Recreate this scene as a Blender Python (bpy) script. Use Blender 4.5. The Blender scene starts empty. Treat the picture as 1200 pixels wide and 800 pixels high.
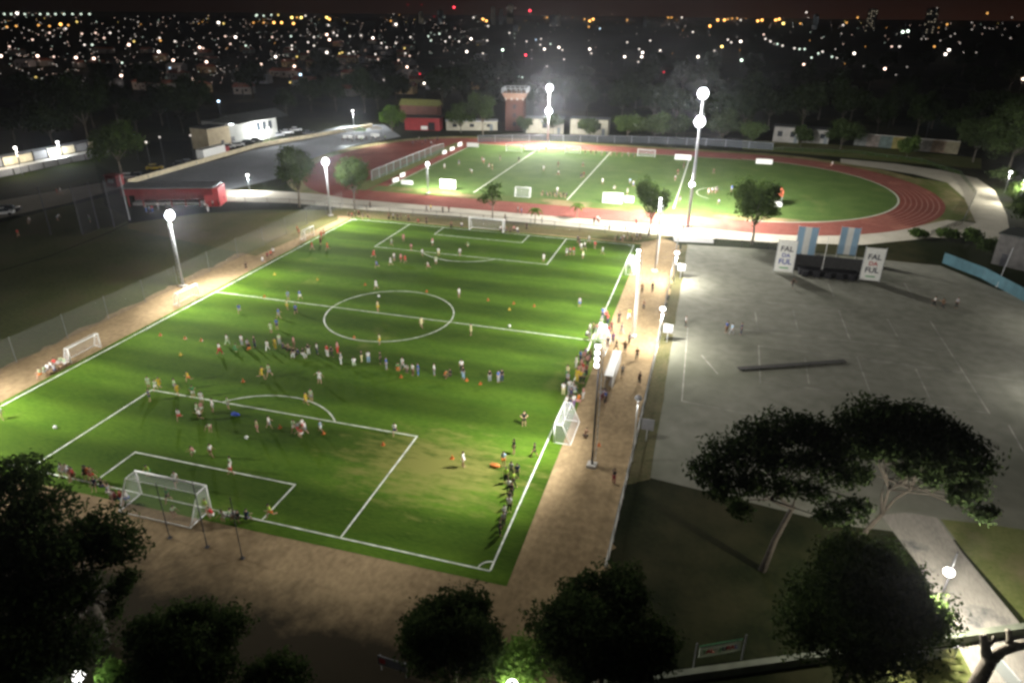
import bpy, bmesh, math, random
import numpy as np
from mathutils import Vector, Matrix, Quaternion
R = math.radians
rnd = random.Random(7)
scene = bpy.context.scene
COL = scene.collection

# ------------------------------------------------------------------ camera
FPX, CAMX, CAMY, CAMZ, YAW, PITCH, ROLL = 812.09, 42.115, -83.0, 39.21, -0.279788, 0.442424, 0.0099243
def _basis():
    cy, sy, cp, sp = math.cos(YAW), math.sin(YAW), math.cos(PITCH), math.sin(PITCH)
    f = Vector((sy*cp, cy*cp, -sp)); r = Vector((cy, -sy, 0)); u = r.cross(f)
    c, s = math.cos(ROLL), math.sin(ROLL)
    return r*c + u*s, u*c - r*s, f
CR, CU, CF = _basis()
CAM = Vector((CAMX, CAMY, CAMZ))
def at(px, py, z=0.0):
    """world point at height z seen at photo pixel (px, py) of the 1200x800 photograph (survey of the place)"""
    d = CF + CR*((px-600)/FPX) - CU*((py-400)/FPX)
    return CAM + d*((z-CAMZ)/d.z)
def far_at(px, py, zl, dmax):
    d = CF + CR*((px-600)/FPX) - CU*((py-400)/FPX)
    if d.z < -1e-4:
        t = (zl-CAMZ)/d.z
        if t < dmax: return CAM + d*t
    return CAM + d*dmax
cam = bpy.data.cameras.new('camera'); co = bpy.data.objects.new('camera', cam); COL.objects.link(co)
m = Matrix((CR, CU, -CF)).transposed().to_4x4(); m.translation = CAM
co.matrix_world = m
cam.sensor_width = 36; cam.lens = FPX*36/1200; cam.clip_end = 30000; cam.clip_start = 0.5
scene.camera = co

# ------------------------------------------------------------------ materials
MATS = {}
def nodes(name):
    m = bpy.data.materials.new(name); m.use_nodes = True
    nt = m.node_tree; nt.nodes.clear()
    return m, nt, nt.nodes.new, nt.links.new
def mat(name, col, rough=0.8, var=0.15, scale=3.0, metal=0.0, spec=0.3):
    if name in MATS: return MATS[name]
    m, nt, N, L = nodes(name)
    out = N('ShaderNodeOutputMaterial'); b = N('ShaderNodeBsdfPrincipled')
    b.inputs['Roughness'].default_value = rough; b.inputs['Metallic'].default_value = metal
    b.inputs['Specular IOR Level'].default_value = spec
    tc = N('ShaderNodeTexCoord'); no = N('ShaderNodeTexNoise'); no.inputs['Scale'].default_value = scale
    no.inputs['Detail'].default_value = 4
    mr = N('ShaderNodeMapRange'); mr.inputs[1].default_value = .3; mr.inputs[2].default_value = .7
    mr.inputs[3].default_value = 1-var; mr.inputs[4].default_value = 1+var
    mx = N('ShaderNodeMix'); mx.data_type = 'RGBA'; mx.blend_type = 'MULTIPLY'; mx.inputs[0].default_value = 1
    mx.inputs[6].default_value = (*col, 1)
    L(tc.outputs['Object'], no.inputs['Vector']); L(no.outputs[0], mr.inputs[0]); L(mr.outputs[0], mx.inputs[7])
    L(mx.outputs[2], b.inputs['Base Color']); L(b.outputs[0], out.inputs[0])
    MATS[name] = m; return m
def emit(name, col, strength, sample=False):
    if name in MATS: return MATS[name]
    m, nt, N, L = nodes(name)
    out = N('ShaderNodeOutputMaterial'); e = N('ShaderNodeEmission')
    e.inputs[0].default_value = (*col, 1); e.inputs[1].default_value = strength
    L(e.outputs[0], out.inputs[0])
    if not sample: m.cycles.emission_sampling = 'NONE'
    MATS[name] = m; return m
def mesh_net(name, col, cover):
    """chain link / netting: mostly open, thin wires"""
    if name in MATS: return MATS[name]
    m, nt, N, L = nodes(name)
    out = N('ShaderNodeOutputMaterial'); d = N('ShaderNodeBsdfDiffuse'); t = N('ShaderNodeBsdfTransparent'); mx = N('ShaderNodeMixShader')
    d.inputs[0].default_value = (*col, 1); mx.inputs[0].default_value = cover
    L(t.outputs[0], mx.inputs[1]); L(d.outputs[0], mx.inputs[2]); L(mx.outputs[0], out.inputs[0])
    MATS[name] = m; return m
def foliage(name, c0, c1, trans=0.25):
    m, nt, N, L = nodes(name)
    out = N('ShaderNodeOutputMaterial'); g = N('ShaderNodeNewGeometry'); cr = N('ShaderNodeValToRGB')
    cr.color_ramp.elements[0].color = (*c0, 1); cr.color_ramp.elements[1].color = (*c1, 1)
    L(g.outputs['Random Per Island'], cr.inputs[0])
    d = N('ShaderNodeBsdfDiffuse'); t = N('ShaderNodeBsdfTranslucent'); mx = N('ShaderNodeMixShader'); mx.inputs[0].default_value = trans
    L(cr.outputs[0], d.inputs[0]); L(cr.outputs[0], t.inputs[0])
    L(d.outputs[0], mx.inputs[1]); L(t.outputs[0], mx.inputs[2]); L(mx.outputs[0], out.inputs[0])
    MATS[name] = m; return m
def ground_mat(name, c0, c1, s1, s2, c2=None, s3=0.05, t3=(.5, .65), rough=.95, stripe=None, patch=False, fade=None, bump=0.3, stretch=(1, 1, 1)):
    """two-scale noise between c0 and c1, optional large worn patches of c2, optional mowing stripes"""
    m, nt, N, L = nodes(name)
    out = N('ShaderNodeOutputMaterial'); b = N('ShaderNodeBsdfPrincipled'); b.inputs['Roughness'].default_value = rough
    b.inputs['Specular IOR Level'].default_value = .06
    tc = N('ShaderNodeTexCoord'); mp = N('ShaderNodeMapping'); mp.inputs['Scale'].default_value = stretch
    L(tc.outputs['Object'], mp.inputs[0])
    n1 = N('ShaderNodeTexNoise'); n1.inputs['Scale'].default_value = s1; n1.inputs['Detail'].default_value = 6
    n2 = N('ShaderNodeTexNoise'); n2.inputs['Scale'].default_value = s2; n2.inputs['Detail'].default_value = 5
    L(mp.outputs[0], n1.inputs[0]); L(mp.outputs[0], n2.inputs[0])
    ad = N('ShaderNodeMath'); ad.operation = 'ADD'; L(n1.outputs[0], ad.inputs[0]); L(n2.outputs[0], ad.inputs[1])
    mr = N('ShaderNodeMapRange'); mr.inputs[1].default_value = .72; mr.inputs[2].default_value = 1.28; L(ad.outputs[0], mr.inputs[0])
    mx = N('ShaderNodeMix'); mx.data_type = 'RGBA'; mx.inputs[6].default_value = (*c0, 1); mx.inputs[7].default_value = (*c1, 1)
    L(mr.outputs[0], mx.inputs[0]); last = mx.outputs[2]
    if c2:
        n3 = N('ShaderNodeTexNoise'); n3.inputs['Scale'].default_value = s3; n3.inputs['Detail'].default_value = 7; n3.inputs['Roughness'].default_value = .65
        L(tc.outputs['Object'], n3.inputs[0])
        m3 = N('ShaderNodeMapRange'); m3.inputs[1].default_value = t3[0]; m3.inputs[2].default_value = t3[1]; L(n3.outputs[0], m3.inputs[0])
        x3 = N('ShaderNodeMix'); x3.data_type = 'RGBA'; x3.inputs[7].default_value = (*c2, 1)
        L(m3.outputs[0], x3.inputs[0]); L(last, x3.inputs[6]); last = x3.outputs[2]
    if stripe:
        per, amt = stripe
        sp = N('ShaderNodeSeparateXYZ'); L(tc.outputs['Object'], sp.inputs[0])
        nz = N('ShaderNodeTexNoise'); nz.inputs['Scale'].default_value = .06; L(tc.outputs['Object'], nz.inputs[0])
        a = N('ShaderNodeMath'); a.operation = 'MULTIPLY_ADD'; a.inputs[1].default_value = 3.0; L(nz.outputs[0], a.inputs[0]); L(sp.outputs[1], a.inputs[2])
        k = N('ShaderNodeMath'); k.operation = 'MULTIPLY'; k.inputs[1].default_value = 2*math.pi/per; L(a.outputs[0], k.inputs[0])
        s = N('ShaderNodeMath'); s.operation = 'SINE'; L(k.outputs[0], s.inputs[0])
        q = N('ShaderNodeMapRange'); q.inputs[1].default_value = -.6; q.inputs[2].default_value = .6; q.inputs[3].default_value = 1-amt; q.inputs[4].default_value = 1+amt
        L(s.outputs[0], q.inputs[0])
        xs = N('ShaderNodeMix'); xs.data_type = 'RGBA'; xs.blend_type = 'MULTIPLY'; xs.inputs[0].default_value = 1
        L(last, xs.inputs[6]); L(q.outputs[0], xs.inputs[7]); last = xs.outputs[2]
    if fade:    # bare dirt darkens towards the near edge, lamplight falloff painted into its colour
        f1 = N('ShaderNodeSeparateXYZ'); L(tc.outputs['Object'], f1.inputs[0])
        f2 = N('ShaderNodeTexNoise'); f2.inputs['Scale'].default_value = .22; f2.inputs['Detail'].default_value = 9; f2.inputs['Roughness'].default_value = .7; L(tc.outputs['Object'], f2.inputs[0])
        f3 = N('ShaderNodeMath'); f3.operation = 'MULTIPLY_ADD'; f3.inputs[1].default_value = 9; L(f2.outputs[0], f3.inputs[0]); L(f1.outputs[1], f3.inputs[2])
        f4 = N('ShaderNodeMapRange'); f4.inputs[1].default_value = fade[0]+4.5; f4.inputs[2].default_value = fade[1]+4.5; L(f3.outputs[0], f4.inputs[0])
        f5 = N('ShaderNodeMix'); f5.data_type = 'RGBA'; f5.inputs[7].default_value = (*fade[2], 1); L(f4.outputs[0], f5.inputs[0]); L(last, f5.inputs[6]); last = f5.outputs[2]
    if patch:   # dry worn turf near the right end of the near penalty area
        p1 = N('ShaderNodeMapping'); p1.inputs['Location'].default_value = (-19.5, 32.5, 0); L(tc.outputs['Object'], p1.inputs[0])
        p2 = N('ShaderNodeMapping'); p2.inputs['Scale'].default_value = (1/12, 1/8, 0); L(p1.outputs[0], p2.inputs[0])
        ln = N('ShaderNodeVectorMath'); ln.operation = 'LENGTH'; L(p2.outputs[0], ln.inputs[0])
        n4 = N('ShaderNodeTexNoise'); n4.inputs['Scale'].default_value = .7; n4.inputs['Detail'].default_value = 8; n4.inputs['Roughness'].default_value = .7
        p5 = N('ShaderNodeMapping'); p5.inputs['Scale'].default_value = (.5, 1.6, 1); L(tc.outputs['Object'], p5.inputs[0]); L(p5.outputs[0], n4.inputs[0])
        su = N('ShaderNodeMath'); su.operation = 'MULTIPLY_ADD'; su.inputs[1].default_value = 2.6; L(n4.outputs[0], su.inputs[0])
        ng_ = N('ShaderNodeMath'); ng_.operation = 'MULTIPLY_ADD'; ng_.inputs[1].default_value = -1.0; ng_.inputs[2].default_value = -.55; L(ln.outputs['Value'], ng_.inputs[0]); L(ng_.outputs[0], su.inputs[2])
        cl_ = N('ShaderNodeMapRange'); cl_.inputs[1].default_value = -.1; cl_.inputs[2].default_value = .55; cl_.inputs[4].default_value = .85; L(su.outputs[0], cl_.inputs[0])
        x4 = N('ShaderNodeMix'); x4.data_type = 'RGBA'; x4.inputs[7].default_value = (.165, .16, .042, 1); L(cl_.outputs[0], x4.inputs[0]); L(last, x4.inputs[6]); last = x4.outputs[2]
    L(last, b.inputs['Base Color'])
    if bump:
        bp = N('ShaderNodeBump'); bp.inputs['Strength'].default_value = bump; bp.inputs['Distance'].default_value = .05
        L(n2.outputs[0], bp.inputs['Height']); L(bp.outputs[0], b.inputs['Normal'])
    L(b.outputs[0], out.inputs[0]); MATS[name] = m; return m

WHITE = mat('white paint', (.75, .75, .72), .5, .06)
POLE = mat('galvanised steel', (.38, .39, .40), .45, .12, metal=.2)
DARKPOLE = mat('dark steel', (.04, .04, .045), .5, .2)
CONC = mat('concrete', (.42, .40, .36), .9, .2, 1.2)
CREAM = mat('cream render', (.55, .48, .33), .9, .18, .8)
REDM = mat('red painted wall', (.27, .03, .032), .6, .2, 1.0)
BRICK = mat('red brown brick', (.085, .038, .028), .9, .3, 2.5)
BARK = mat('grey bark', (.16, .135, .105), .95, .35, 4)
DARKBARK = mat('dark bark', (.07, .06, .045), .95, .35, 4)
GREYROOF = mat('grey metal roof', (.32, .33, .34), .45, .2, .7, .2)
DARKROOF = mat('dark roof', (.05, .055, .05), .7, .25, .8)
TILE = mat('red roof tile', (.30, .10, .06), .85, .3, 1.5)
WALLS = [mat('pale town wall', (.3, .28, .25), .9, .15, .6), mat('ochre town wall', (.42, .3, .16), .9, .15, .6), mat('grey town wall', (.35, .35, .36), .9, .15, .6)]
GLASSD = mat('dark window glass', (.02, .025, .03), .15, .1, spec=.6)
BLUEF = mat('blue green sheet', (.03, .085, .105), .6, .2, .8)
BLACK = mat('black cloth', (.012, .012, .014), .8, .2)
LENS = emit('lit floodlight glass', (.97, .98, 1), 14)
LENS2 = emit('lit street lamp glass', (1, .97, .92), 9)
TURF = ground_mat('turf', (.034, .074, .006), (.064, .114, .010), .35, 3.0, (.13, .14, .035), .045, (.60, .74), stripe=(9.2, .26), patch=True, stretch=(.5, 1.4, 1))
INTURF = ground_mat('infield turf', (.060, .108, .026), (.098, .148, .040), .2, 2.0, (.13, .15, .05), .05, (.6, .75))
GRASS = ground_mat('rough grass', (.006, .009, .0025), (.015, .019, .0055), .12, 2.5, (.048, .042, .02), .03, (.52, .72))
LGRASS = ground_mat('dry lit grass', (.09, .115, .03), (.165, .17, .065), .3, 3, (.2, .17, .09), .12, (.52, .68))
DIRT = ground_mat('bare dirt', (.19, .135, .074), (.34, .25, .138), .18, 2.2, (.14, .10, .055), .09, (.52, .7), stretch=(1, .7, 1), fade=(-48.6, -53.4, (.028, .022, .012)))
PATH = ground_mat('pale path', (.38, .35, .28), (.52, .48, .39), .3, 3)
ASPH = ground_mat('grey court', (.138, .138, .108), (.222, .219, .178), .06, .6, (.115, .12, .088), .035, (.5, .72), bump=.15)
ROADM = ground_mat('driveway concrete', (.20, .185, .165), (.33, .305, .265), .35, 4, (.10, .10, .10), .22, (.56, .66), stretch=(1.6, .4, 1))
LOTM = ground_mat('car park asphalt', (.17, .18, .19), (.26, .27, .28), .1, 1.5)
TRACKM = ground_mat('red track', (.165, .048, .037), (.245, .078, .058), .15, 2.0, (.34, .13, .09), .07, (.55, .7), bump=.1)
LINE = mat('white turf line', (.62, .65, .56), .9, .4, 1.1)
FAINT = mat('worn court line', (.25, .245, .205), .9, .5, .6)
LANE = mat('track lane line', (.42, .22, .17), .9, .25, .7)
NETW = mesh_net('white goal net', (.7, .7, .7), .20)
CHAIN = mesh_net('chain link', (.30, .31, .30), .16)
BLACKNET = mesh_net('black sports net', (.03, .03, .035), .45)

# ------------------------------------------------------------------ mesh builder
class MB:
    def __init__(s): s.v, s.f, s.mi = [], [], []
    def add(s, vs, fs, mi=0):
        n = len(s.v); s.v += [tuple(v) for v in vs]; s.f += [tuple(i+n for i in f) for f in fs]; s.mi += [mi]*len(fs); return s
    def box(s, c, d, rz=0, mi=0, tilt=None):
        x, y, z = d[0]/2, d[1]/2, d[2]/2
        vs = [Vector((i*x, j*y, k*z)) for i in (-1, 1) for j in (-1, 1) for k in (-1, 1)]
        M = Matrix.Rotation(rz, 3, 'Z')
        if tilt: M = M @ Matrix.Rotation(tilt, 3, 'X')
        vs = [M @ v + Vector(c) for v in vs]
        return s.add(vs, [(0, 1, 3, 2), (4, 6, 7, 5), (0, 4, 5, 1), (2, 3, 7, 6), (0, 2, 6, 4), (1, 5, 7, 3)], mi)
    def tube(s, pts, rads, n=8, mi=0, cap=True):
        pts = [Vector(p) for p in pts]
        if not isinstance(rads, (list, tuple)): rads = [rads]*len(pts)
        rings = []
        for i, p in enumerate(pts):
            d = (pts[min(i+1, len(pts)-1)] - pts[max(i-1, 0)]).normalized()
            a = d.orthogonal().normalized() if abs(d.z) > .95 else d.cross(Vector((0, 0, 1))).normalized()
            if abs(d.z) > .95: a = Vector((1, 0, 0)) - d*d.x; a.normalize()
            b = d.cross(a)
            rings.append([p + (a*math.cos(2*math.pi*k/n) + b*math.sin(2*math.pi*k/n))*rads[i] for k in range(n)])
        vs = [v for r in rings for v in r]; fs = []
        for i in range(len(pts)-1):
            for k in range(n):
                k2 = (k+1) % n
                fs.append((i*n+k, i*n+k2, (i+1)*n+k2, (i+1)*n+k))
        if cap: fs += [tuple(range(n))[::-1], tuple((len(pts)-1)*n+k for k in range(n))]
        return s.add(vs, fs, mi)
    def sphere(s, c, r, n=10, m_=6, mi=0, sc=(1, 1, 1), z0=-1.0):
        c = Vector(c); vs, fs = [], []
        for i in range(m_+1):
            t = math.pi*i/m_; 
            for k in range(n):
                a = 2*math.pi*k/n
                z = max(math.cos(t), z0)
                vs.append((c.x+r*sc[0]*math.sin(t)*math.cos(a), c.y+r*sc[1]*math.sin(t)*math.sin(a), c.z+r*sc[2]*z))
        for i in range(m_):
            for k in range(n):
                k2 = (k+1) % n
                fs.append((i*n+k, (i+1)*n+k, (i+1)*n+k2, i*n+k2))
        return s.add(vs, fs, mi)
    def poly(s, pts, mi=0): return s.add(pts, [tuple(range(len(pts)))], mi)
    def prism(s, pts, z0, z1, mi=0):
        n = len(pts); vs = [(p[0], p[1], z0) for p in pts] + [(p[0], p[1], z1) for p in pts]
        return s.add(vs, [tuple(range(n))[::-1], tuple(range(n, 2*n))] + [(k, (k+1) % n, n+(k+1) % n, n+k) for k in range(n)], mi)
    def mesh(s, name, mats):
        me = bpy.data.meshes.new(name); me.from_pydata(s.v, [], s.f)
        for x in (mats if isinstance(mats, (list, tuple)) else [mats]): me.materials.append(x)
        if any(s.mi): me.polygons.foreach_set('material_index', s.mi)
        me.update(); return me
    def build(s, name, mats, parent=None, loc=None, smooth=False):
        o = bpy.data.objects.new(name, s.mesh(name, mats)); COL.objects.link(o)
        if parent: o.parent = parent
        if loc is not None: o.location = loc
        if smooth: o.data.shade_smooth()
        return o
def tag(o, label=None, cat=None, group=None, kind=None):
    if label: o['label'] = label
    if cat: o['category'] = cat
    if group: o['group'] = group
    if kind: o['kind'] = kind
    return o
def empty(name, loc=(0, 0, 0), rz=0, label=None, cat=None, group=None):
    o = bpy.data.objects.new(name, None); COL.objects.link(o); o.empty_display_size = .3
    o.location = loc; o.rotation_euler = (0, 0, rz)
    return tag(o, label, cat, group)
def dup(root, loc, rz=0, label=None, group=None, sc=None):
    r = root.copy(); COL.objects.link(r); r.location = loc; r.rotation_euler = (0, 0, rz)
    if label: r['label'] = label
    if group: r['group'] = group
    if sc: r.scale = sc if isinstance(sc, tuple) else (sc, sc, sc)
    for ch in list(root.children):
        c = ch.copy(); COL.objects.link(c); c.parent = r
        for g in list(ch.children):
            d = g.copy(); COL.objects.link(d); d.parent = c
    return r
def remesh_obj(o, me): o.data = me
def light(kind, loc, power, col=(1, .97, .92), size=.3, aim=None, cone=150, blend=.6, parent=None):
    l = bpy.data.lights.new('lamp_light', kind); l.energy = power; l.color = col
    l.shadow_soft_size = size
    if kind == 'SPOT': l.spot_size = R(cone); l.spot_blend = blend
    o = bpy.data.objects.new('lamp_light', l); COL.objects.link(o); o.location = loc
    if aim is not None: o.rotation_euler = (Vector(aim)-Vector(loc)).to_track_quat('-Z', 'Y').to_euler()
    return o

# ------------------------------------------------------------------ ground and markings (setting)
def sheet(name, pts, z, m, px=True):
    P = [at(*p, 0) if px else Vector((p[0], p[1], 0)) for p in pts]
    o = MB().poly([(p.x, p.y, z) for p in P]).build(name, m)
    if o.data.polygons[0].normal.z < 0: o.data.flip_normals()
    return tag(o, kind='structure')
g = MB()
XS = [-9000, -3000, -1000, -300, 0, 300, 1000, 3000, 9000]; YS = [-300, -100, 100, 300, 1000, 3000, 6000, 12000]
for i in range(len(XS)-1):
    for j in range(len(YS)-1):
        g.poly([(XS[i], YS[j], 0), (XS[i+1], YS[j], 0), (XS[i+1], YS[j+1], 0), (XS[i], YS[j+1], 0)])
tag(g.build('ground', GRASS), kind='structure')
HL, HW = 43.95, 29.3
# dirt around the pitch
def wob(pts, amp=.35, step=2.5, seed=1):
    q = random.Random(seed); out = []
    for i, p in enumerate(pts):
        a = Vector(p); b = Vector(pts[(i+1) % len(pts)]); n = max(1, int((b-a).length/step)); d = (b-a).normalized(); nn = Vector((-d.y, d.x))
        for k in range(n):
            t = a + (b-a)*(k/n)
            out.append(tuple(t + (nn*q.uniform(-amp, amp) if k else nn*0)))
    return out
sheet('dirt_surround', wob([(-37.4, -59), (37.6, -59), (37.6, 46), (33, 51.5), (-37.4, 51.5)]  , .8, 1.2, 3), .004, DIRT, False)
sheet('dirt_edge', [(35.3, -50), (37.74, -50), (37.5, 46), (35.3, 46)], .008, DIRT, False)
sheet('worn_grass_strip', wob([(-37, 45.6), (30, 45.6), (36, 52), (-37, 52)], .3, 3, 4), .008, ground_mat('worn verge', (.09, .075, .03), (.17, .14, .07), .2, 2, (.06, .075, .02), .1, (.45, .65)), False)
sheet('pitch_turf', [(-30.1, -45.6), (31.0, -45.1), (30.6, 44.9), (-30.0, 45.4)], .012, TURF, False)
sheet('plaza_court', wob([(40.0, -28.2), (56, -30.2), (68, -29.2), (100, -27), (104, 30), (88, 38.0), (82, 48.5), (60, 49.6), (38.8, 47.5)], .12, 4, 5), .006, ASPH, False)
sheet('verge_strip', wob([(37.9, -30), (40.0, -28.4), (39.6, 0), (39.0, 47), (37.9, 47)], .1, 3, 6), .010, ground_mat('fence verge', (.05, .055, .02), (.11, .095, .05), .3, 3), False)
sheet('plaza_path', [(790, 283), (836, 285), (836, 268), (786, 264)], .010, ground_mat('grey path', (.2, .2, .19), (.28, .27, .26), .2, 2))
sheet('footpath', [(262, 222), (340, 225), (430, 232), (540, 240), (650, 249), (780, 262), (920, 271), (1000, 274), (1060, 268), (1110, 258), (1150, 262), (1150, 276), (1080, 280), (1010, 287), (900, 284), (780, 276), (650, 264), (540, 254), (430, 246), (340, 238), (262, 236)], .018, PATH)
sheet('road', [(985, 186), (1050, 192), (1105, 200), (1145, 209), (1166, 224), (1180, 252), (1186, 288), (1160, 292), (1146, 266), (1130, 232), (1110, 214), (1070, 204), (1020, 196), (985, 191)], .016, PATH)
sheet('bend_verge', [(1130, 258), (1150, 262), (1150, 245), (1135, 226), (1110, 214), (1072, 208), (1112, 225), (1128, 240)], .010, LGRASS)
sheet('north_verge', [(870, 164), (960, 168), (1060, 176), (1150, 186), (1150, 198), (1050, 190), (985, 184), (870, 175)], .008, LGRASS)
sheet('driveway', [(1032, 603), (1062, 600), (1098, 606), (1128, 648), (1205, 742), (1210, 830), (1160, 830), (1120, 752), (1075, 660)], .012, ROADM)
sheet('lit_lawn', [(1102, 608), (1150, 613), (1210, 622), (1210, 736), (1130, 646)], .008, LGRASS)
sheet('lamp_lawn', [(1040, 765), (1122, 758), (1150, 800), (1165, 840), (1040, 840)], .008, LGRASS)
sheet('car_park', [(128, 214), (180, 203), (262, 186), (330, 166), (400, 148), (450, 146), (470, 160), (410, 172), (368, 190), (322, 210), (262, 224), (170, 222)], .010, LOTM)
sheet('access_road', [(-10, 237), (70, 223), (130, 212), (150, 218), (80, 238), (-10, 258)], .014, ground_mat('pale track', (.22, .2, .16), (.3, .27, .22), .2, 2))
sheet('left_field', [(-40, 330), (60, 300), (130, 272), (150, 262), (235, 250), (300, 246), (402, 246), (404, 262), (314, 308), (192, 368), (70, 420), (-40, 464)], .002, ground_mat('dim field grass', (.050, .060, .021), (.10, .108, .044), .1, 2, (.085, .07, .04), .05, (.5, .7)))
sheet('cage_field', [(-12, 264), (70, 243), (150, 224), (150, 261), (130, 271), (60, 299), (-40, 329)], .002, MATS['dim field grass'])
sheet('left_lawn', [(150, 262), (235, 250), (300, 250), (395, 246), (396, 258), (300, 300), (150, 268)], .006, ground_mat('mown dry grass', (.07, .075, .022), (.12, .11, .045), .15, 2, (.15, .12, .07), .06, (.5, .7)))
def arcpts(cx, cy, rx, ry, a0, a1, n=48):
    return [(cx+rx*math.cos(a0+(a1-a0)*i/n), cy+ry*math.sin(a0+(a1-a0)*i/n)) for i in range(n+1)]
TC, TY = 49.5, 104.5
sheet('track_margin', arcpts(TC, TY, 50.5, 49, -math.pi/2, math.pi/2) + [(-36, 153.5)] + arcpts(-36, TY, 36, 49, math.pi/2, 1.5*math.pi) + [(-36, 55.5)], .014, ground_mat('sandy margin', (.17, .15, .06), (.30, .24, .13), .2, 2, (.09, .11, .03), .06, (.45, .6)), False)
sheet('athletics_track', arcpts(TC, TY, 45.3, 45.3, -math.pi/2, math.pi/2) + arcpts(-36, TY, 32, 45.3, math.pi/2, 1.5*math.pi), .020, TRACKM, False)
sheet('infield', arcpts(TC, TY, 36, 35.2, -math.pi/2, math.pi/2) + [(-35.5, TY+35.2), (-35.5, TY-35.2)], .026, INTURF, False)
sheet('infield_margin', [(-43.5, 68), (-38.5, 68), (-38.5, 139), (-42.0, 139)], .024, LGRASS, False)
sheet('near_infield_verge', [(-38, 68.2), (54, 68.6), (62, 72.5), (40, 73.6), (-38, 73.6)], .030, ground_mat('verge grass', (.06, .10, .02), (.13, .15, .05), .2, 2, (.25, .19, .1), .08, (.5, .62)), False)
def strip(mb, a, b, w, z):
    a = Vector((a[0], a[1])); b = Vector((b[0], b[1])); d = (b-a).normalized(); n = Vector((-d.y, d.x))*w/2
    mb.poly([(*(a+n), z), (*(a-n), z), (*(b-n), z), (*(b+n), z)][::-1])
def ring(mb, cx, cy, r, w, z, a0=0, a1=2*math.pi, n=64, rx=None):
    for i in range(n):
        t0, t1 = a0+(a1-a0)*i/n, a0+(a1-a0)*(i+1)/n
        mb.poly([(cx+(r-w/2)*math.cos(t0), cy+(r-w/2)*math.sin(t0), z), (cx+(r+w/2)*math.cos(t0), cy+(r+w/2)*math.sin(t0), z),
                 (cx+(r+w/2)*math.cos(t1), cy+(r+w/2)*math.sin(t1), z), (cx+(r-w/2)*math.cos(t1), cy+(r-w/2)*math.sin(t1), z)])
W = .14; Z = .018
pl = MB()
for a, b in [((-HW, -HL), (HW, -HL)), ((-HW, HL), (HW, HL))]: strip(pl, a, b, W, Z)
for s in (-1, 1): strip(pl, (s*HW, -HL+W/2), (s*HW, HL-W/2), W, Z)
strip(pl, (-HW+W/2, 0), (HW-W/2, 0), W, Z+.004)
ring(pl, 0, 0, 9.15, W, Z+.008)
PW, PD, GW, GD = 16.35, 15.83, 8.88, 5.15
for s in (-1, 1):
    for (w, d, zz) in ((PW, PD, Z+.004), (GW, GD, Z+.008)):
        strip(pl, (-w-W/2, s*(HL-d)), (w+W/2, s*(HL-d)), W, zz)
        for q in (-1, 1): strip(pl, (q*w, s*(HL-W/2)), (q*w, s*(HL-d+W/2)), W, zz)
    a = math.asin(min(1, (PD-9.95)/9.15)); c0 = s*(HL-9.95)
    if s < 0: ring(pl, 0, c0, 9.15, W, Z+.012, a+.01, math.pi-a-.01, 32)
    else: ring(pl, 0, c0, 9.15, W, Z+.012, math.pi+a+.01, 2*math.pi-a-.01, 32)
    for q in (-1, 1):
        a0 = {(-1, -1): 0, (1, -1): math.pi/2, (-1, 1): -math.pi/2, (1, 1): math.pi}[(q, s)]
        ring(pl, q*HW, s*HL, 1, .12, Z+.012, a0+.08, a0+math.pi/2-.08, 8)
tag(pl.build('pitch_markings', LINE), kind='structure')
pl = MB()
for x in (-13, 10, 34.3): strip(pl, (x, 74), (x, 139.2), .28, .034)
strip(pl, (-35.2, 74.2), (-35.2, 139.2), .22, .034); strip(pl, (-35, 139.4), (49, 139.4), .22, .034)
ring(pl, TC, TY, 35.7, .35, .034, -math.pi/2, math.pi/2, 48)
ring(pl, 46, 92, 7.5, .2, .038, math.pi*.6, math.pi*1.3, 16)
tag(pl.build('infield_markings', mat('white field line', (.6, .62, .5), .9, .2)), kind='structure')
pl = MB()
for k in range(1, 8):
    rr = 36+k*1.16
    ring(pl, TC, TY, rr, .14, .030, -math.pi/2, math.pi/2, 48)
    strip(pl, (-36, TY-rr), (TC, TY-rr), .12, .032); strip(pl, (-36, TY+rr), (TC, TY+rr), .12, .032)
tag(pl.build('track_lanes', LANE), kind='structure')
pl = MB()
for a, b in [((885, 366), (888, 387)), ((889, 405), (891, 449)), ((929, 362), (935, 387)), ((943, 418), (948, 450)), ((983, 364), (996, 398)), ((1004, 418), (1022, 466)), ((1040, 374), (1055, 400)), ((1073, 432), (1091, 470)), ((1090, 376), (1160, 485)), ((1060, 332), (1072, 352)), ((970, 332), (977, 347)), ((822, 416), (841, 438)), ((1182, 498), (1200, 530))]:
    strip(pl, at(*a), at(*b), .16, .016)
for a, b in [((838, 350), (1000, 362)), ((850, 384), (1110, 412)), ((890, 447), (1160, 484)), ((888, 405), (1200, 447)), ((800, 470), (900, 490)), ((806, 384), (799, 470)), ((1010, 420), (1130, 436)), ((1000, 330), (1120, 345))]:
    strip(pl, at(*a), at(*b), .13, .020)
tag(pl.build('court_markings', FAINT), kind='structure')

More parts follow.
